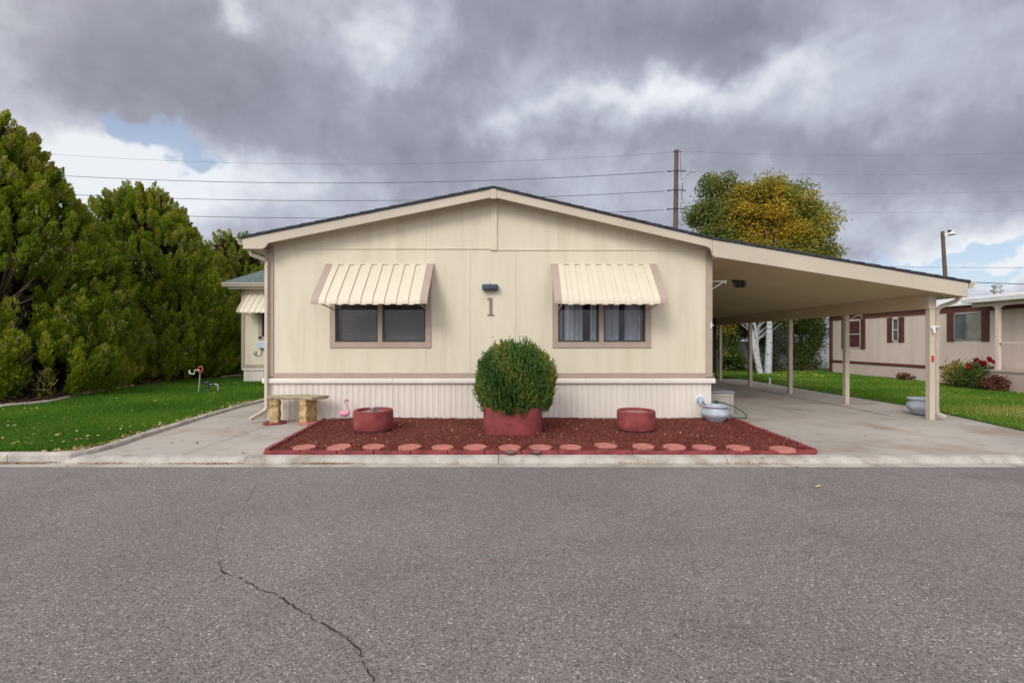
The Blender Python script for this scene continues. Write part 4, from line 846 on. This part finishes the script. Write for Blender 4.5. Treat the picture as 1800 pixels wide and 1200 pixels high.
# ------------------------------------------------------------------ vegetation
def conifer(name, label, cx, cy, H, Rb_, seed, npl=760, nl=105, hollow=(), tr=.58):
    r = np.random.default_rng(seed); o = thing(name, label, 'tree', (cx, cy, 0))
    t_ = 1-np.sqrt(r.uniform(0, 1, npl*3)); t_ = .03+.97*t_; a = r.uniform(0, 2*math.pi, npl*3)
    # keep uniform surface density
    prob = (1-t_)**tr/((1-t_)+.05); keep = r.uniform(0, prob.max(), npl*3) < prob; t_, a = t_[keep][:npl], a[keep][:npl]; n = len(t_)
    lump = 1+(.07*np.sin(a*3+t_*9+seed)+.06*np.sin(a*5-t_*13+seed*2)+.04*np.sin(t_*30+a*2))*(1-.7*t_)
    rad = np.maximum(Rb_*(1-t_)**tr*np.minimum(1, .80+1.6*t_)*lump-.22, .05)
    depth = r.choice([1.0, 1.0, .96, .86, .72], n); rad = rad*depth
    z = t_*H*.985
    out_ = np.column_stack([np.cos(a), np.sin(a), np.zeros(n)]); p = np.column_stack([cx+rad*np.cos(a), cy+rad*np.sin(a), z+.05])
    for hc, hr in hollow:
        d_ = np.linalg.norm((p-np.array(hc))/np.array(hr), axis=1); ok = d_ > 1; p, out_, t_, n = p[ok], out_[ok], t_[ok], int(ok.sum())
    up = unit(out_*r.uniform(.2, .6, (n, 1))+np.array([0, 0, 1.0])*r.uniform(.6, 1.1, (n, 1))+r.normal(0, .18, (n, 3)))
    L = r.uniform(.38, .82, n)*(1-.4*t_); Wd = L*r.uniform(.22, .34, n)
    s = r.uniform(0, 1, (n, nl)); prof = np.sin(np.pi*np.clip(s*.92+.06, 0, 1))**.7
    off = unit(r.normal(size=(n, nl, 3)))*(Wd[:, None]*prof*r.uniform(.55, 1, (n, nl)))[..., None]
    c = p[:, None, :]+up[:, None, :]*((s-.45)*L[:, None])[..., None]+off
    d = up[:, None, :]+off/np.maximum(Wd[:, None, None], .01)*.5+r.normal(0, .20, (n, nl, 3))
    hue = .50+.16*np.sin(p[:, 0]*1.7+p[:, 2]*1.3+seed)+r.normal(0, .17, n)
    tn = hue[:, None]+r.normal(0, .10, (n, nl))+(s-.5)*.25; tn = np.clip(tn, 0, .93)  # tint lightens toward plume tips, painting in their lit ends
    spk = r.uniform(0, 1, (n, nl)) < (.025+.14*(r.uniform(0, 1, (n, 1)) < .15+.35*t_[:, None])); tn = np.where(spk, .985+.015*r.uniform(0, 1, (n, nl)), tn)
    cc = c.reshape(-1, 3); cc[:, 2] = np.maximum(cc[:, 2], .08)
    q = leaves(cc, d.reshape(-1, 3), r.uniform(.07, .15, n*nl), r.uniform(.020, .038, n*nl), r)
    soup('crown', q, M['juniper'], o, tn.ravel())
    # inner dead foliage, added in dark brown so gaps between plumes look shaded
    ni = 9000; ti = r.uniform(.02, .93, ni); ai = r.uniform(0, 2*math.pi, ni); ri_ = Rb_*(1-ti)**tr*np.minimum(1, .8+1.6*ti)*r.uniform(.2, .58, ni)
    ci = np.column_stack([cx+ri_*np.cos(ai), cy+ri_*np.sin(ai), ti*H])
    soup('inner_shade_twigs', leaves(ci, r.normal(size=(ni, 3)), r.uniform(.18, .4, ni), r.uniform(.08, .18, ni), r), M['deadleaf_shade'], o)
    tm = MB(); tm.tube([(cx, cy, 0), (cx+.05, cy, H*.3), (cx, cy+.05, H*.6), (cx, cy, H*.9)], [.24, .17, .10, .02], 10); tm.build('trunk', M['bark'], o, smooth=True)
    lm_ = MB()
    for i in range(40):
        a_ = i*2.4; zb = .15+H*.75*(i/40); rr_ = Rb_*(1-zb/H)**tr*.66; lm_.tube([(cx, cy, zb), (cx+rr_*.5*math.cos(a_), cy+rr_*.5*math.sin(a_), zb+.25), (cx+rr_*math.cos(a_), cy+rr_*math.sin(a_), zb+.9)], [.05, .03, .008], 5)
    for hc, hr in hollow:
        for i in range(9):
            e_ = (hc[0]+.25+.6*math.cos(i*1.7), hc[1]-.2+.5*math.sin(i*2.3), hc[2]-.35+.12*i); lm_.tube([(cx+.2, cy-.2, max(.2, hc[2]-.9)), ((cx+e_[0])/2, (cy+e_[1])/2, (hc[2]-.9+e_[2])/2+.15), e_], [.045, .03, .008], 5)
    lm_.build('limb', M['bark'], o)
    return o
conifer('conifer_tree', 'tallest wide conifer cut off by the left edge of the picture', -14.3, 12.6, 7.85, 3.8, 21, 2700, 150, tr=.57, hollow=(((-11.9, 10.7, 2.8), (1.05, 1.3, .65)), ((-11.4, 10.6, .7), (.9, .9, .35)), ((-12.6, 10.2, 1.6), (.7, 1.0, .4))))
conifer('conifer_tree', 'cone-shaped conifer in the middle of the left row, standing clear above the lawn', -14.85, 18.2, 7.9, 4.35, 22, 2800, 125, tr=.52)
conifer('conifer_tree', 'smaller-looking far conifer showing beside the eave of the home', -14.3, 23.5, 7.2, 3.7, 25, 2000, 110, tr=.46)
# low growth at far left and behind the row
def leafblob(name, label, cat, c, rad, n, matn, seed, size=.06, stems=5, cl=14, group=None, tb=0.0, up=0.0):
    r = np.random.default_rng(seed); o = thing(name, label, cat, (c[0], c[1], 0), group=group)
    cc = []; R3 = np.array(rad); ncl = cl*4
    cen = unit(r.normal(size=(ncl, 3)))*r.uniform(.45, .88, (ncl, 1))*R3+np.array(c)
    cs = r.uniform(.16, .30, ncl)*min(rad); k = r.integers(0, ncl, n)
    p = cen[k]+r.normal(0, 1, (n, 3))*cs[k][:, None]*.9; ok = p[:, 2] > .03; p = p[ok]; k = k[ok]
    tn = .45+tb+r.normal(0, .15, ncl)[k]+r.normal(0, .13, len(p))
    d = unit(p-np.array(c))+r.normal(0, .7, (len(p), 3))+np.array([0, 0, up])
    soup('foliage', leaves(p, d, r.uniform(.7, 1.3, len(p))*size, r.uniform(.4, .7, len(p))*size, r), M[matn], o, tn)
    s_ = MB()
    for i in range(stems):
        a_ = i*2.4+seed; e_ = cen[i % ncl]; s_.tube([(c[0]+.05*math.cos(a_), c[1]+.05*math.sin(a_), 0), ((c[0]+e_[0])/2+.05, (c[1]+e_[1])/2, e_[2]*.55), tuple(e_)], [.02*max(1, rad[2]), .014*max(1, rad[2]), .004], 6)
    s_.build('stem', M['bark'], o, smooth=True)
    return o
leafblob('juniper_shrub', 'low spreading juniper at the far left foot of the conifers', 'shrub', (-12.3, 10.3, .55), (1.0, .8, .55), 9000, 'juniper', 31, .06, up=.6)
leafblob('juniper_shrub', 'dark low shrub between the second conifer and the side wing', 'shrub', (-11.5, 21.2, 1.3), (1.6, 1.4, 1.7), 14000, 'juniper', 32, .08, tb=-.15)
leafblob('dry_weed', 'small tan dried weed at the edge of the conifer bed', 'plant', (gp(130, 697)[0], gp(130, 697)[1], .18), (.09, .09, .17), 260, 'yellowshrub', 33, .07, 3, 3, tb=.2, up=1)
# aspens
def aspen(name, label, base_, top, crown, seed, gold, ncl=90, nl=420, trunk_r=.17, lean=None):
    r = np.random.default_rng(seed); o = thing(name, label, 'tree', (base_[0], base_[1], 0))
    C0 = np.array(crown[0]); CR = np.array(crown[1])
    v = unit(r.normal(size=(ncl, 3)))*(r.uniform(.05, 1, (ncl, 1))**(1/2.6)); cen = C0+v*(CR-.45)
    sz = r.uniform(.38, .78, ncl)
    n = ncl*nl; k = np.repeat(np.arange(ncl), nl); p = cen[k]+np.abs(r.normal(1, .12, (n, 1)))*unit(r.normal(size=(n, 3)))*(r.uniform(0, 1, (n, 1))**.45)*sz[k][:, None]*np.array([1, 1, .8])
    g = gold(p, r); tn = g+r.normal(0, .10, n)+r.normal(0, .10, ncl)[k]
    soup('crown', leaves(p, r.normal(size=(n, 3)), r.uniform(.07, .125, n), r.uniform(.06, .10, n), r), M['aspen'], o, tn)
    b = Vector(base_); tp = Vector(top); md = b.lerp(tp, .5)+Vector((lean or 0, 0, 0))
    t = MB(); ptsx = [b+(md-b)*0, b.lerp(md, .5)+Vector((.02, 0, 0)), md, md.lerp(tp, .5), tp]
    t.tube([b-Vector((0, 0, .05))]+[b+Vector((0, 0, .06))]+ptsx[1:], [trunk_r*1.35, trunk_r*1.05, trunk_r*.92, trunk_r*.62, trunk_r*.3, .02], 14); t.build('trunk', M['aspen_bark'], o, smooth=True)
    t = MB(); idx = r.permutation(ncl)[:34]
    for i in idx:
        e_ = Vector(cen[i]); f_ = min(.92, max(.25, (e_.z-.8-b.z)/(tp.z-b.z)*.75)); s_ = b.lerp(tp, f_)+(md-b.lerp(tp, .5))*(1-abs(2*f_-1)); t.tube([s_, s_.lerp(e_, .5)+Vector((0, 0, -.1)), e_], [trunk_r*.32, trunk_r*.2, .012], 6)
    t.build('branch', M['aspen_bark'], o, smooth=True)
    return o
AY = 20.2
def gB(p, r): return np.clip(.47+.33*np.exp(-(((p[:, 0]-10.3)/1.5)**2+((p[:, 2]-6.4)/1.4)**2))-.10*(p[:, 0]-12.3)/2-.05*np.sin(p[:, 0]*2+p[:, 2]*3), 0, 1)
def gA(p, r): return .27+.27*np.clip((p[:, 0]-8.9)/1.3, 0, 1)+.10*np.clip((6.2-p[:, 2])/2, 0, 1)+.07*np.sin(p[:, 0]*3+p[:, 2]*2)
aspen('aspen_tree', 'large golden aspen with thick white trunk right of the utility pole', (11.42, 20.3, 0), (11.6, 20.4, 6.2), ((12.0, 20.6, 6.3), (2.85, 2.2, 3.0)), 41, gB, 190, 430, .145)
aspen('aspen_tree', 'greener aspen with a white trunk leaning left of the golden one', (11.02, 20.2, 0), (9.75, 20.5, 6.2), ((9.75, 20.9, 6.8), (1.85, 1.5, 2.85)), 42, gA, 85, 360, .115, 0)
aspen('aspen_tree', 'slim pale young aspen trunk close against the thick one', (11.25, 20.6, 0), (11.0, 20.9, 6.0), ((11.6, 21.4, 3.3), (3.0, 1.3, 1.5)), 43, gB, 70, 330, .055, -.16)
# shrubs behind
leafblob('young_tree', 'loose yellow-green young tree filling the gap behind the far carport posts', 'tree', (9.9, 21.9, 3.0), (1.7, .8, 1.5), 13000, 'aspen', 62, .10, 7, tb=-.02)
leafblob('young_tree', 'yellowish young tree hanging over the grey-green shrub', 'tree', (13.0, 22.4, 3.2), (1.7, .8, 1.3), 13000, 'aspen', 63, .10, 7, tb=-.05)
leafblob('shrub', 'tall dark green and yellow shrub between the two farthest carport posts', 'shrub', (9.9, 22.6, 1.8), (1.5, 1.0, 1.9), 15000, 'shrub', 51, .10, 7, tb=.05)
leafblob('shrub', 'leafy shrub with orange tinge just left of the leaning aspen trunk', 'shrub', (11.1, 23.3, 2.9), (1.5, .9, 1.6), 10000, 'shrub', 52, .10, 7, tb=.28)
leafblob('young_tree', 'pale yellow-green young tree crown just behind the white aspen trunks', 'tree', (12.3, 23.2, 2.75), (1.5, .7, 1.25), 13000, 'aspen', 64, .10, 7, tb=.0)
leafblob('shrub', 'broad-leaved low plant with arching leaves before the white fence', 'shrub', (10.6, 22.0, .45), (.9, .5, .5), 1500, 'shrub', 53, .22, 5, 6)
leafblob('shrub', 'feathery grey-green shrub right of the white aspen trunks', 'shrub', (12.5, 21.6, 1.25), (.75, .6, 1.35), 9000, 'greyshrub', 54, .08, 7, up=1.0)
leafblob('shrub', 'large dark green shrub beside the white fence gate', 'shrub', (14.3, 22.3, 1.5), (1.15, .9, 1.6), 13000, 'shrub', 55, .09, 7, tb=-.05)
leafblob('shrub', 'yellow-green tree-like shrub touching the far corner of the neighbouring home', 'shrub', (14.4, 22.6, 3.1), (1.5, 1.0, 1.5), 9000, 'shrub', 56, .10, 7, tb=.22)
leafblob('dry_shrub', 'thin yellowing shrub at the foot of the neighbouring home, behind the front post', 'shrub', (14.1, 14.45, .42), (.45, .35, .45), 1700, 'yellowshrub', 57, .07, 9, up=1.0)
rb = leafblob('rose_bush', 'dark green rose bush with red blooms by the porch', 'shrub', (13.9, 13.7, .42), (.5, .4, .42), 4200, 'shrub', 58, .06, 8)
rr3 = np.random.default_rng(5); bl3 = []
for (a, b, c) in [(-.3, -.1, .40), (-.1, -.3, .52), (.02, -.3, .50), (.12, -.2, .43), (-.42, -.2, .33), (.35, -.2, .58), (.45, -.1, .62), (-.02, -.1, .58), (.38, -.3, .52)]:
    m_ = 60; soup('bloom', leaves(np.array([13.9+a*.8, 13.7+b, .38+c*.9])+unit(rr3.normal(size=(m_, 3)))*.045, rr3.normal(size=(m_, 3)), np.full(m_, .06), np.full(m_, .05), rr3), M['rose'], rb)
leafblob('dry_shrub', 'low brown-red withered plant right of the rose bush', 'shrub', (14.0, 13.05, .22), (.55, .35, .25), 3800, 'redshrub', 59, .055, 6)
leafblob('dry_shrub', 'little reddish tuft in the grass against the neighbouring skirting', 'shrub', (14.45, 16.8, .12), (.3, .35, .17), 1500, 'redshrub', 60, .05, 4, 6, tb=.1)
leafblob('dry_shrub', 'small brown weeds along the fence foot at the far corner', 'shrub', (15.5, 23.9, .2), (1.0, .3, .2), 1500, 'redshrub', 61, .07, 4, tb=.2)
t = MB(); t.tube([gp(1353, 675)+(0,), gp(1353, 675)+(.22,)], .035, 10); tag(t.build('path_light', M['white_metal'], origin=gp(1353, 675)+(0,)), 'small white stake light in the grass before the aspens', 'garden light')
t = MB(); t.tube([(12.2, 20.0, 0), (12.2, 20.0, .95)], .014, 6); t.tube([(12.05, 20.0, .5), (12.2, 20.0, .62)], .02, 6); t.lathe([(.06, .40), (.09, .48), (.05, .55)], (12.12, 20.0, 0), 8); tag(t.build('garden_stake', M['black'], origin=(12.2, 20, 0)), 'thin black stake with a small lantern right of the thick aspen trunk', 'garden stake')
# ------------------------------------------------------------------ grass
def in_poly(x, y, P):
    c = np.zeros(len(x), bool); j = len(P)-1
    for i in range(len(P)):
        xi, yi = P[i]; xj, yj = P[j]
        c ^= ((yi > y) != (yj > y)) & (x < (xj-xi)*(y-yi)/((yj-yi) or 1e-9)+xi); j = i
    return c
def grass(name, label, poly, n, yr, seed, patch=None, hgt=.05):
    r = np.random.default_rng(seed); P = []
    tot = 0; X_, Y_ = [], []
    xs = [p[0] for p in poly]
    while tot < n:
        y = 1/r.uniform(1/yr[1], 1/yr[0], n); x = r.uniform(min(xs), max(xs), n)
        ok = in_poly(x, y, poly) & (np.abs(x) < y*1.35+1) & (r.uniform(0, 1, n) < yr[0]/y*1.0+.25); X_.append(x[ok]); Y_.append(y[ok]); tot += ok.sum()
    x = np.concatenate(X_)[:n]; y = np.concatenate(Y_)[:n]
    b = np.column_stack([x, y, np.full(n, .016)]); h_ = r.uniform(.6, 1.3, n)*hgt*(1+.25*np.sin(x*2.3)*np.sin(y*1.9)); w = r.uniform(.004, .008, n)*(y/6)**.8
    a = r.uniform(0, 2*math.pi, n); s = np.column_stack([np.cos(a), np.sin(a), np.zeros(n)]); tip = b+np.column_stack([r.normal(0, .35, n)*h_, r.normal(0, .35, n)*h_, h_])
    q = np.stack([b-s*w[:, None], b+s*w[:, None], tip], 1)
    tn = .50+.2*np.sin(x*1.1+y*.7)*np.sin(y*1.7-x*.5)+r.normal(0, .16, n); tn = np.clip(tn, 0, .93)
    if patch: tn = patch(x, y, tn, r)
    return tag(soup(name, q, M['grass'], tint=tn), label, 'grass', kind='stuff')
PL_ = [(-16, 5.98)]+[(a-.06, b+.05) for a, b in LE[1:]]+[(-6.1, 16)]+[(-9.5, 16), (-9.6, 22), (-10.8, 22)]+[(a+.1, b) for a, b in ML[::-1][1:]]+[(-16, 8.2)]
grass('grass', 'short green lawn grass left of the path', PL_, 150000, (5.9, 20), 71, hgt=.055)
def dry(x, y, tn, r):
    d_ = np.exp(-(((x-10.3)/1.4)**2+((y-8.7)/.8)**2)); return np.where(r.uniform(0, 1, len(x)) < d_*.33+.012, r.uniform(.93, 1, len(x)), np.clip(tn+.22, 0, .93))
PR_ = [(a+.05, b) for a, b in RE]+[(8.9, 24.3), (14.8, 24.3), (14.75, 6.5), (9.2, 6.5)]
grass('grass', 'short green lawn grass right of the driveway', PR_, 120000, (6.5, 24), 72, dry)
# dry straw clump
t_ = np.random.default_rng(8); n = 520; c = np.column_stack([t_.normal(10.1, .6, n), t_.normal(8.85, .4, n), np.full(n, .03)]); hh = t_.uniform(.08, .24, n); tip = c+np.column_stack([t_.normal(0, .7, n)*hh, t_.normal(0, .4, n)*hh, hh]); s = np.column_stack([np.full(n, .003), np.zeros(n), np.zeros(n)])
tag(soup('dry_straw', np.stack([c-s, c+s, tip], 1), M['yellowshrub'], tint=t_.uniform(.6, 1, n)), 'dry straw blades in the right lawn beside the front post', 'grass', kind='stuff')
# fallen leaves
def litter(name, n, fxy, z, seed, label, size=.045, tl=(.2, 1)):
    r = np.random.default_rng(seed); xy = fxy(r, n); n = len(xy); c = np.column_stack([xy, z+r.uniform(0, .018, n)])
    q = leaves(c, np.column_stack([r.normal(size=(n, 2)), r.normal(0, .25, n)]), r.uniform(.6, 1.2, n)*size, r.uniform(.35, .7, n)*size, r); q[..., 2] = np.maximum(q[..., 2], z)
    return tag(soup(name, q, M['leaf'], tint=r.uniform(tl[0], tl[1], n)), label, 'leaves', kind='stuff')
def f_lawn(r, n):
    k = r.uniform(0, 1, n); x = -13+7*r.uniform(0, 1, n); y = 6.1+(1/r.uniform(.12, 1, n)-1)*.9; ok = in_poly(x, y, PL_); return np.column_stack([x, y])[ok]
litter('fallen_leaves', 430, f_lawn, .055, 81, 'yellow and tan leaves scattered on the left lawn', .058, (.2, .8))
def f_edge(r, n):
    P = np.array(LE[3:13]); i = r.integers(0, len(P)-1, n); t = r.uniform(0, 1, n)[:, None]; p = P[i]*(1-t)+P[i+1]*t; return p+np.column_stack([-np.abs(r.normal(.03, .10, n))-.05, np.abs(r.normal(.02, .07, n))])
litter('fallen_leaves', 420, f_edge, .05, 82, 'leaves gathered along the lawn side of the concrete edging', .055, (.1, .85))
def f_gut(r, n):
    c = r.choice([-6.4, -6.0, -5.0, -3.9, -3.6, -2.4, -2.1, 1.45, 2.75, 3.1, -.7], n, p=[.1, .1, .12, .1, .1, .16, .1, .06, .06, .06, .04]); return np.column_stack([c+r.normal(0, .22, n), 5.655-np.abs(r.normal(0, .02, n))])
litter('gutter_leaves', 1300, f_gut, -.066, 83, 'brown leaf debris lying in the gutter against the curb', .022, (.0, .55))
litter('fallen_leaves', 230, lambda r, n: fx_bed(r, n), .06, 84, 'pale and yellow leaves scattered over the red mulch', .030, (.42, .8))
litter('fallen_leaves', 260, lambda r, n: np.column_stack([r.uniform(8.9, 14.5, n), 7+r.uniform(0, 1, n)**1.5*13]), .06, 85, 'yellow leaves on the right lawn', .04, (.5, 1))
litter('fallen_leaves', 60, lambda r, n: np.column_stack([r.uniform(10.3, 13.5, n), r.uniform(18, 20.5, n)]), .06, 86, 'yellow leaves under the aspen trees', .08, (.7, 1))
def one_leaf(px, py, z, tn, lb, s=.06):
    Z = (CH-z)*F/(py-600); c = np.array([[(px-900)*Z/F, Z, z+.006]]); r = np.random.default_rng(int(px)); a = r.uniform(0, 6.28)
    d = np.array([math.cos(a), math.sin(a), .15]); s2 = np.array([-math.sin(a), math.cos(a), .1]); p = c[0]
    q = np.array([[p-d*s*.5, p+s2*s*.22-d*s*.12+[0, 0, .008], p+s2*s*.2+d*s*.2+[0, 0, .012], p+d*s*.5+[0, 0, .006]], [p-d*s*.5, p-s2*s*.22-d*s*.12+[0, 0, .008], p-s2*s*.2+d*s*.2+[0, 0, .012], p+d*s*.5+[0, 0, .006]]])
    tag(soup('fallen_leaf', q, M['leaf'], tint=np.array([tn, tn]), origin=tuple(p)), lb, 'leaf')
for a in [(302, 779, 0, .05, 'small dark leaf on the left path, nearer the lawn edging'), (347, 779, 0, .02, 'small dark leaf on the left path, right of another'), (320, 774.5, 0, .35, 'tan leaf on the left path between two dark ones'), (428, 797, 0, .15, 'brown leaf near the curb at the corner of the path'),
          (362, 812, -.03, .6, 'pale leaf on the curb at the left path'), (1028, 812, -.03, .97, 'bright yellow leaf on the curb below the bed'), (878, 812, -.04, .7, 'pale leaf in the gutter at the curb joint'), (1438, 856, -.07, .9, 'tiny yellow leaf alone on the asphalt'),
          (1401, 821, -.07, .5, 'tan leaf on the road edge near the driveway'), (1522, 766, 0, .6, 'pale leaf on the driveway'), (1340, 805, -.01, .4, 'tan leaf on the curb near the right corner of the bed'), (118, 820, -.07, .45, 'tan leaf on the road edge below the lawn'), (865, 985, -.07, .2, 'brown leaf fragment in the middle of the road')]: one_leaf(*a)
# ------------------------------------------------------------------ poles and wires
up_ = thing('utility_pole', 'tall wooden utility pole behind the right roof slope', 'utility pole', (10.8, 30, 0))
t = MB(); t.tube([(10.68, 30, 0), (10.76, 30, 7), (10.84, 30, 14.05)], [.19, .17, .13], 12); t.build('pole', M['wood_pole'], up_, smooth=True)
for k, py in enumerate((269, 303, 336.5, 369)):
    z = 1.45+(600-py)*30/F; l = .27 if k == 0 else .62; x = 10.82-(.02*k)
    t = MB(); t.tube([(x-l, 30-.2, z-.02*(k > 0)*2), (x-.1, 30-.2, z+.04)], .03, 6); t.tube([(x+.1, 30-.2, z+.04), (x+l, 30-.2, z)], .03, 6); t.tube([(x-.12, 29.8, z+.04), (x+.12, 29.8, z+.04)], .02, 6)
    for s_ in (-1, 1):
        for j in range(3 if k else 1): t.lathe([(.02, -.03), (.055, -.02), (.055, .02), (.02, .03)], (x+s_*(l-.1*j-.05), 29.8, z), 8)
    t.build('insulator_arm', M['metal_dark'], up_)
t = MB(); zf = lambda py: 1.45+(600-py)*30/F; xf = lambda px: (px-900)*30/F
t.tube([(xf(1193), 29.75, zf(269)), (xf(1194), 29.75, zf(303)), (xf(1197), 29.7, zf(330)), (xf(1194), 29.75, zf(370)), (xf(1200), 29.7, zf(375)), (xf(1206), 29.7, zf(385)), (xf(1195), 29.75, zf(388))], .014, 5)
t.tube([(xf(1216), 29.7, zf(303)), (xf(1203), 29.7, zf(312)), (xf(1197), 29.7, zf(322)), (xf(1195), 29.7, zf(345)), (xf(1199), 29.7, zf(360))], .013, 5); t.build('jumper_wire', M['metal_dark'], up_)
t = MB()
for px, py in ((1216, 303), (1197, 323), (1195, 357), (1205, 386)): t.lathe([(.02, -.1), (.07, -.05), (.07, .05), (.02, .1)], (xf(px), 29.7, zf(py)), 8)
t.build('fuse_switch', M['galv'], up_)
def wire(pts, r_, label, Z=30):
    P = [((px-900)*Z/F, CH+(600-py)*Z/F) for px, py in pts]; c = np.polyfit([p[0] for p in P], [p[1] for p in P], 2)
    x0, x1 = P[0][0], P[-1][0]; L = [(x, Z-.2, float(np.polyval(c, x))) for x in np.linspace(x0, x1, 40)]
    t = MB(); t.tube(L, r_, 5); tag(t.build('power_line', M['wire'], origin=L[0]), label, 'power line', 'overhead power lines')
wire([(-400, 225), (80, 270), (600, 293), (1182, 269)], .007, 'topmost overhead wire running left from the utility pole')
wire([(-400, 268), (110, 308), (600, 326), (1166, 303)], .018, 'second overhead wire from the top, left of the utility pole')
wire([(-400, 305), (130, 341), (600, 357), (1166, 337)], .018, 'third overhead wire from the top, left of the utility pole')
wire([(-400, 340), (145, 373), (560, 387), (1166, 370)], .018, 'lowest overhead wire left of the utility pole, meeting the roof slope')
wire([(1193, 268), (1500, 276), (1800, 270), (2200, 245)], .0045, 'topmost overhead wire running right from the utility pole')
wire([(1208, 303), (1500, 310), (1800, 304), (2200, 280)], .0045, 'second overhead wire running right above the aspens')
wire([(1208, 337), (1500, 343), (1800, 337), (2200, 316)], .0045, 'third overhead wire running right behind the aspens')
wire([(1208, 370), (1500, 376), (1800, 371), (2200, 352)], .0045, 'lowest overhead wire running right from the utility pole')
wire([(1450, 468), (1650, 470), (1800, 472), (2100, 470)], .012, 'thin wire passing behind the light pole in the blue sky', 32)
wire([(1662, 495), (1750, 499), (1800, 500), (2100, 499)], .02, 'dark cable at roof height right of the carport gutter', 23)
lp_ = thing('light_pole', 'leaning weathered wooden pole topped with a floodlight at right', 'light pole', (22.85, 24, 0))
t = MB(); t.tube([(23.1, 24, 0), (22.87, 24, 4.5), (22.70, 24, 7.25)], [.13, .095, .08], 10); t.build('pole', M['wood_pole'], lp_, smooth=True)
t = MB(); t.tube([(22.7, 23.9, 7.05), (22.95, 23.85, 7.12)], .03, 6); t.lathe([(.05, .12), (.10, .05), (.19, -.03), (.20, -.06), (.12, -.10), (.02, -.11)], (22.98, 23.8, 7.1), 12); t.box(22.66, 22.78, 23.8, 23.86, 6.96, 7.1); t.build('floodlight', M['white_metal'], lp_, smooth=False)
t = MB(); t.box(22.82, 22.95, 23.75, 23.85, 7.17, 7.27); t.build('photocell', M['metal_dark'], lp_)
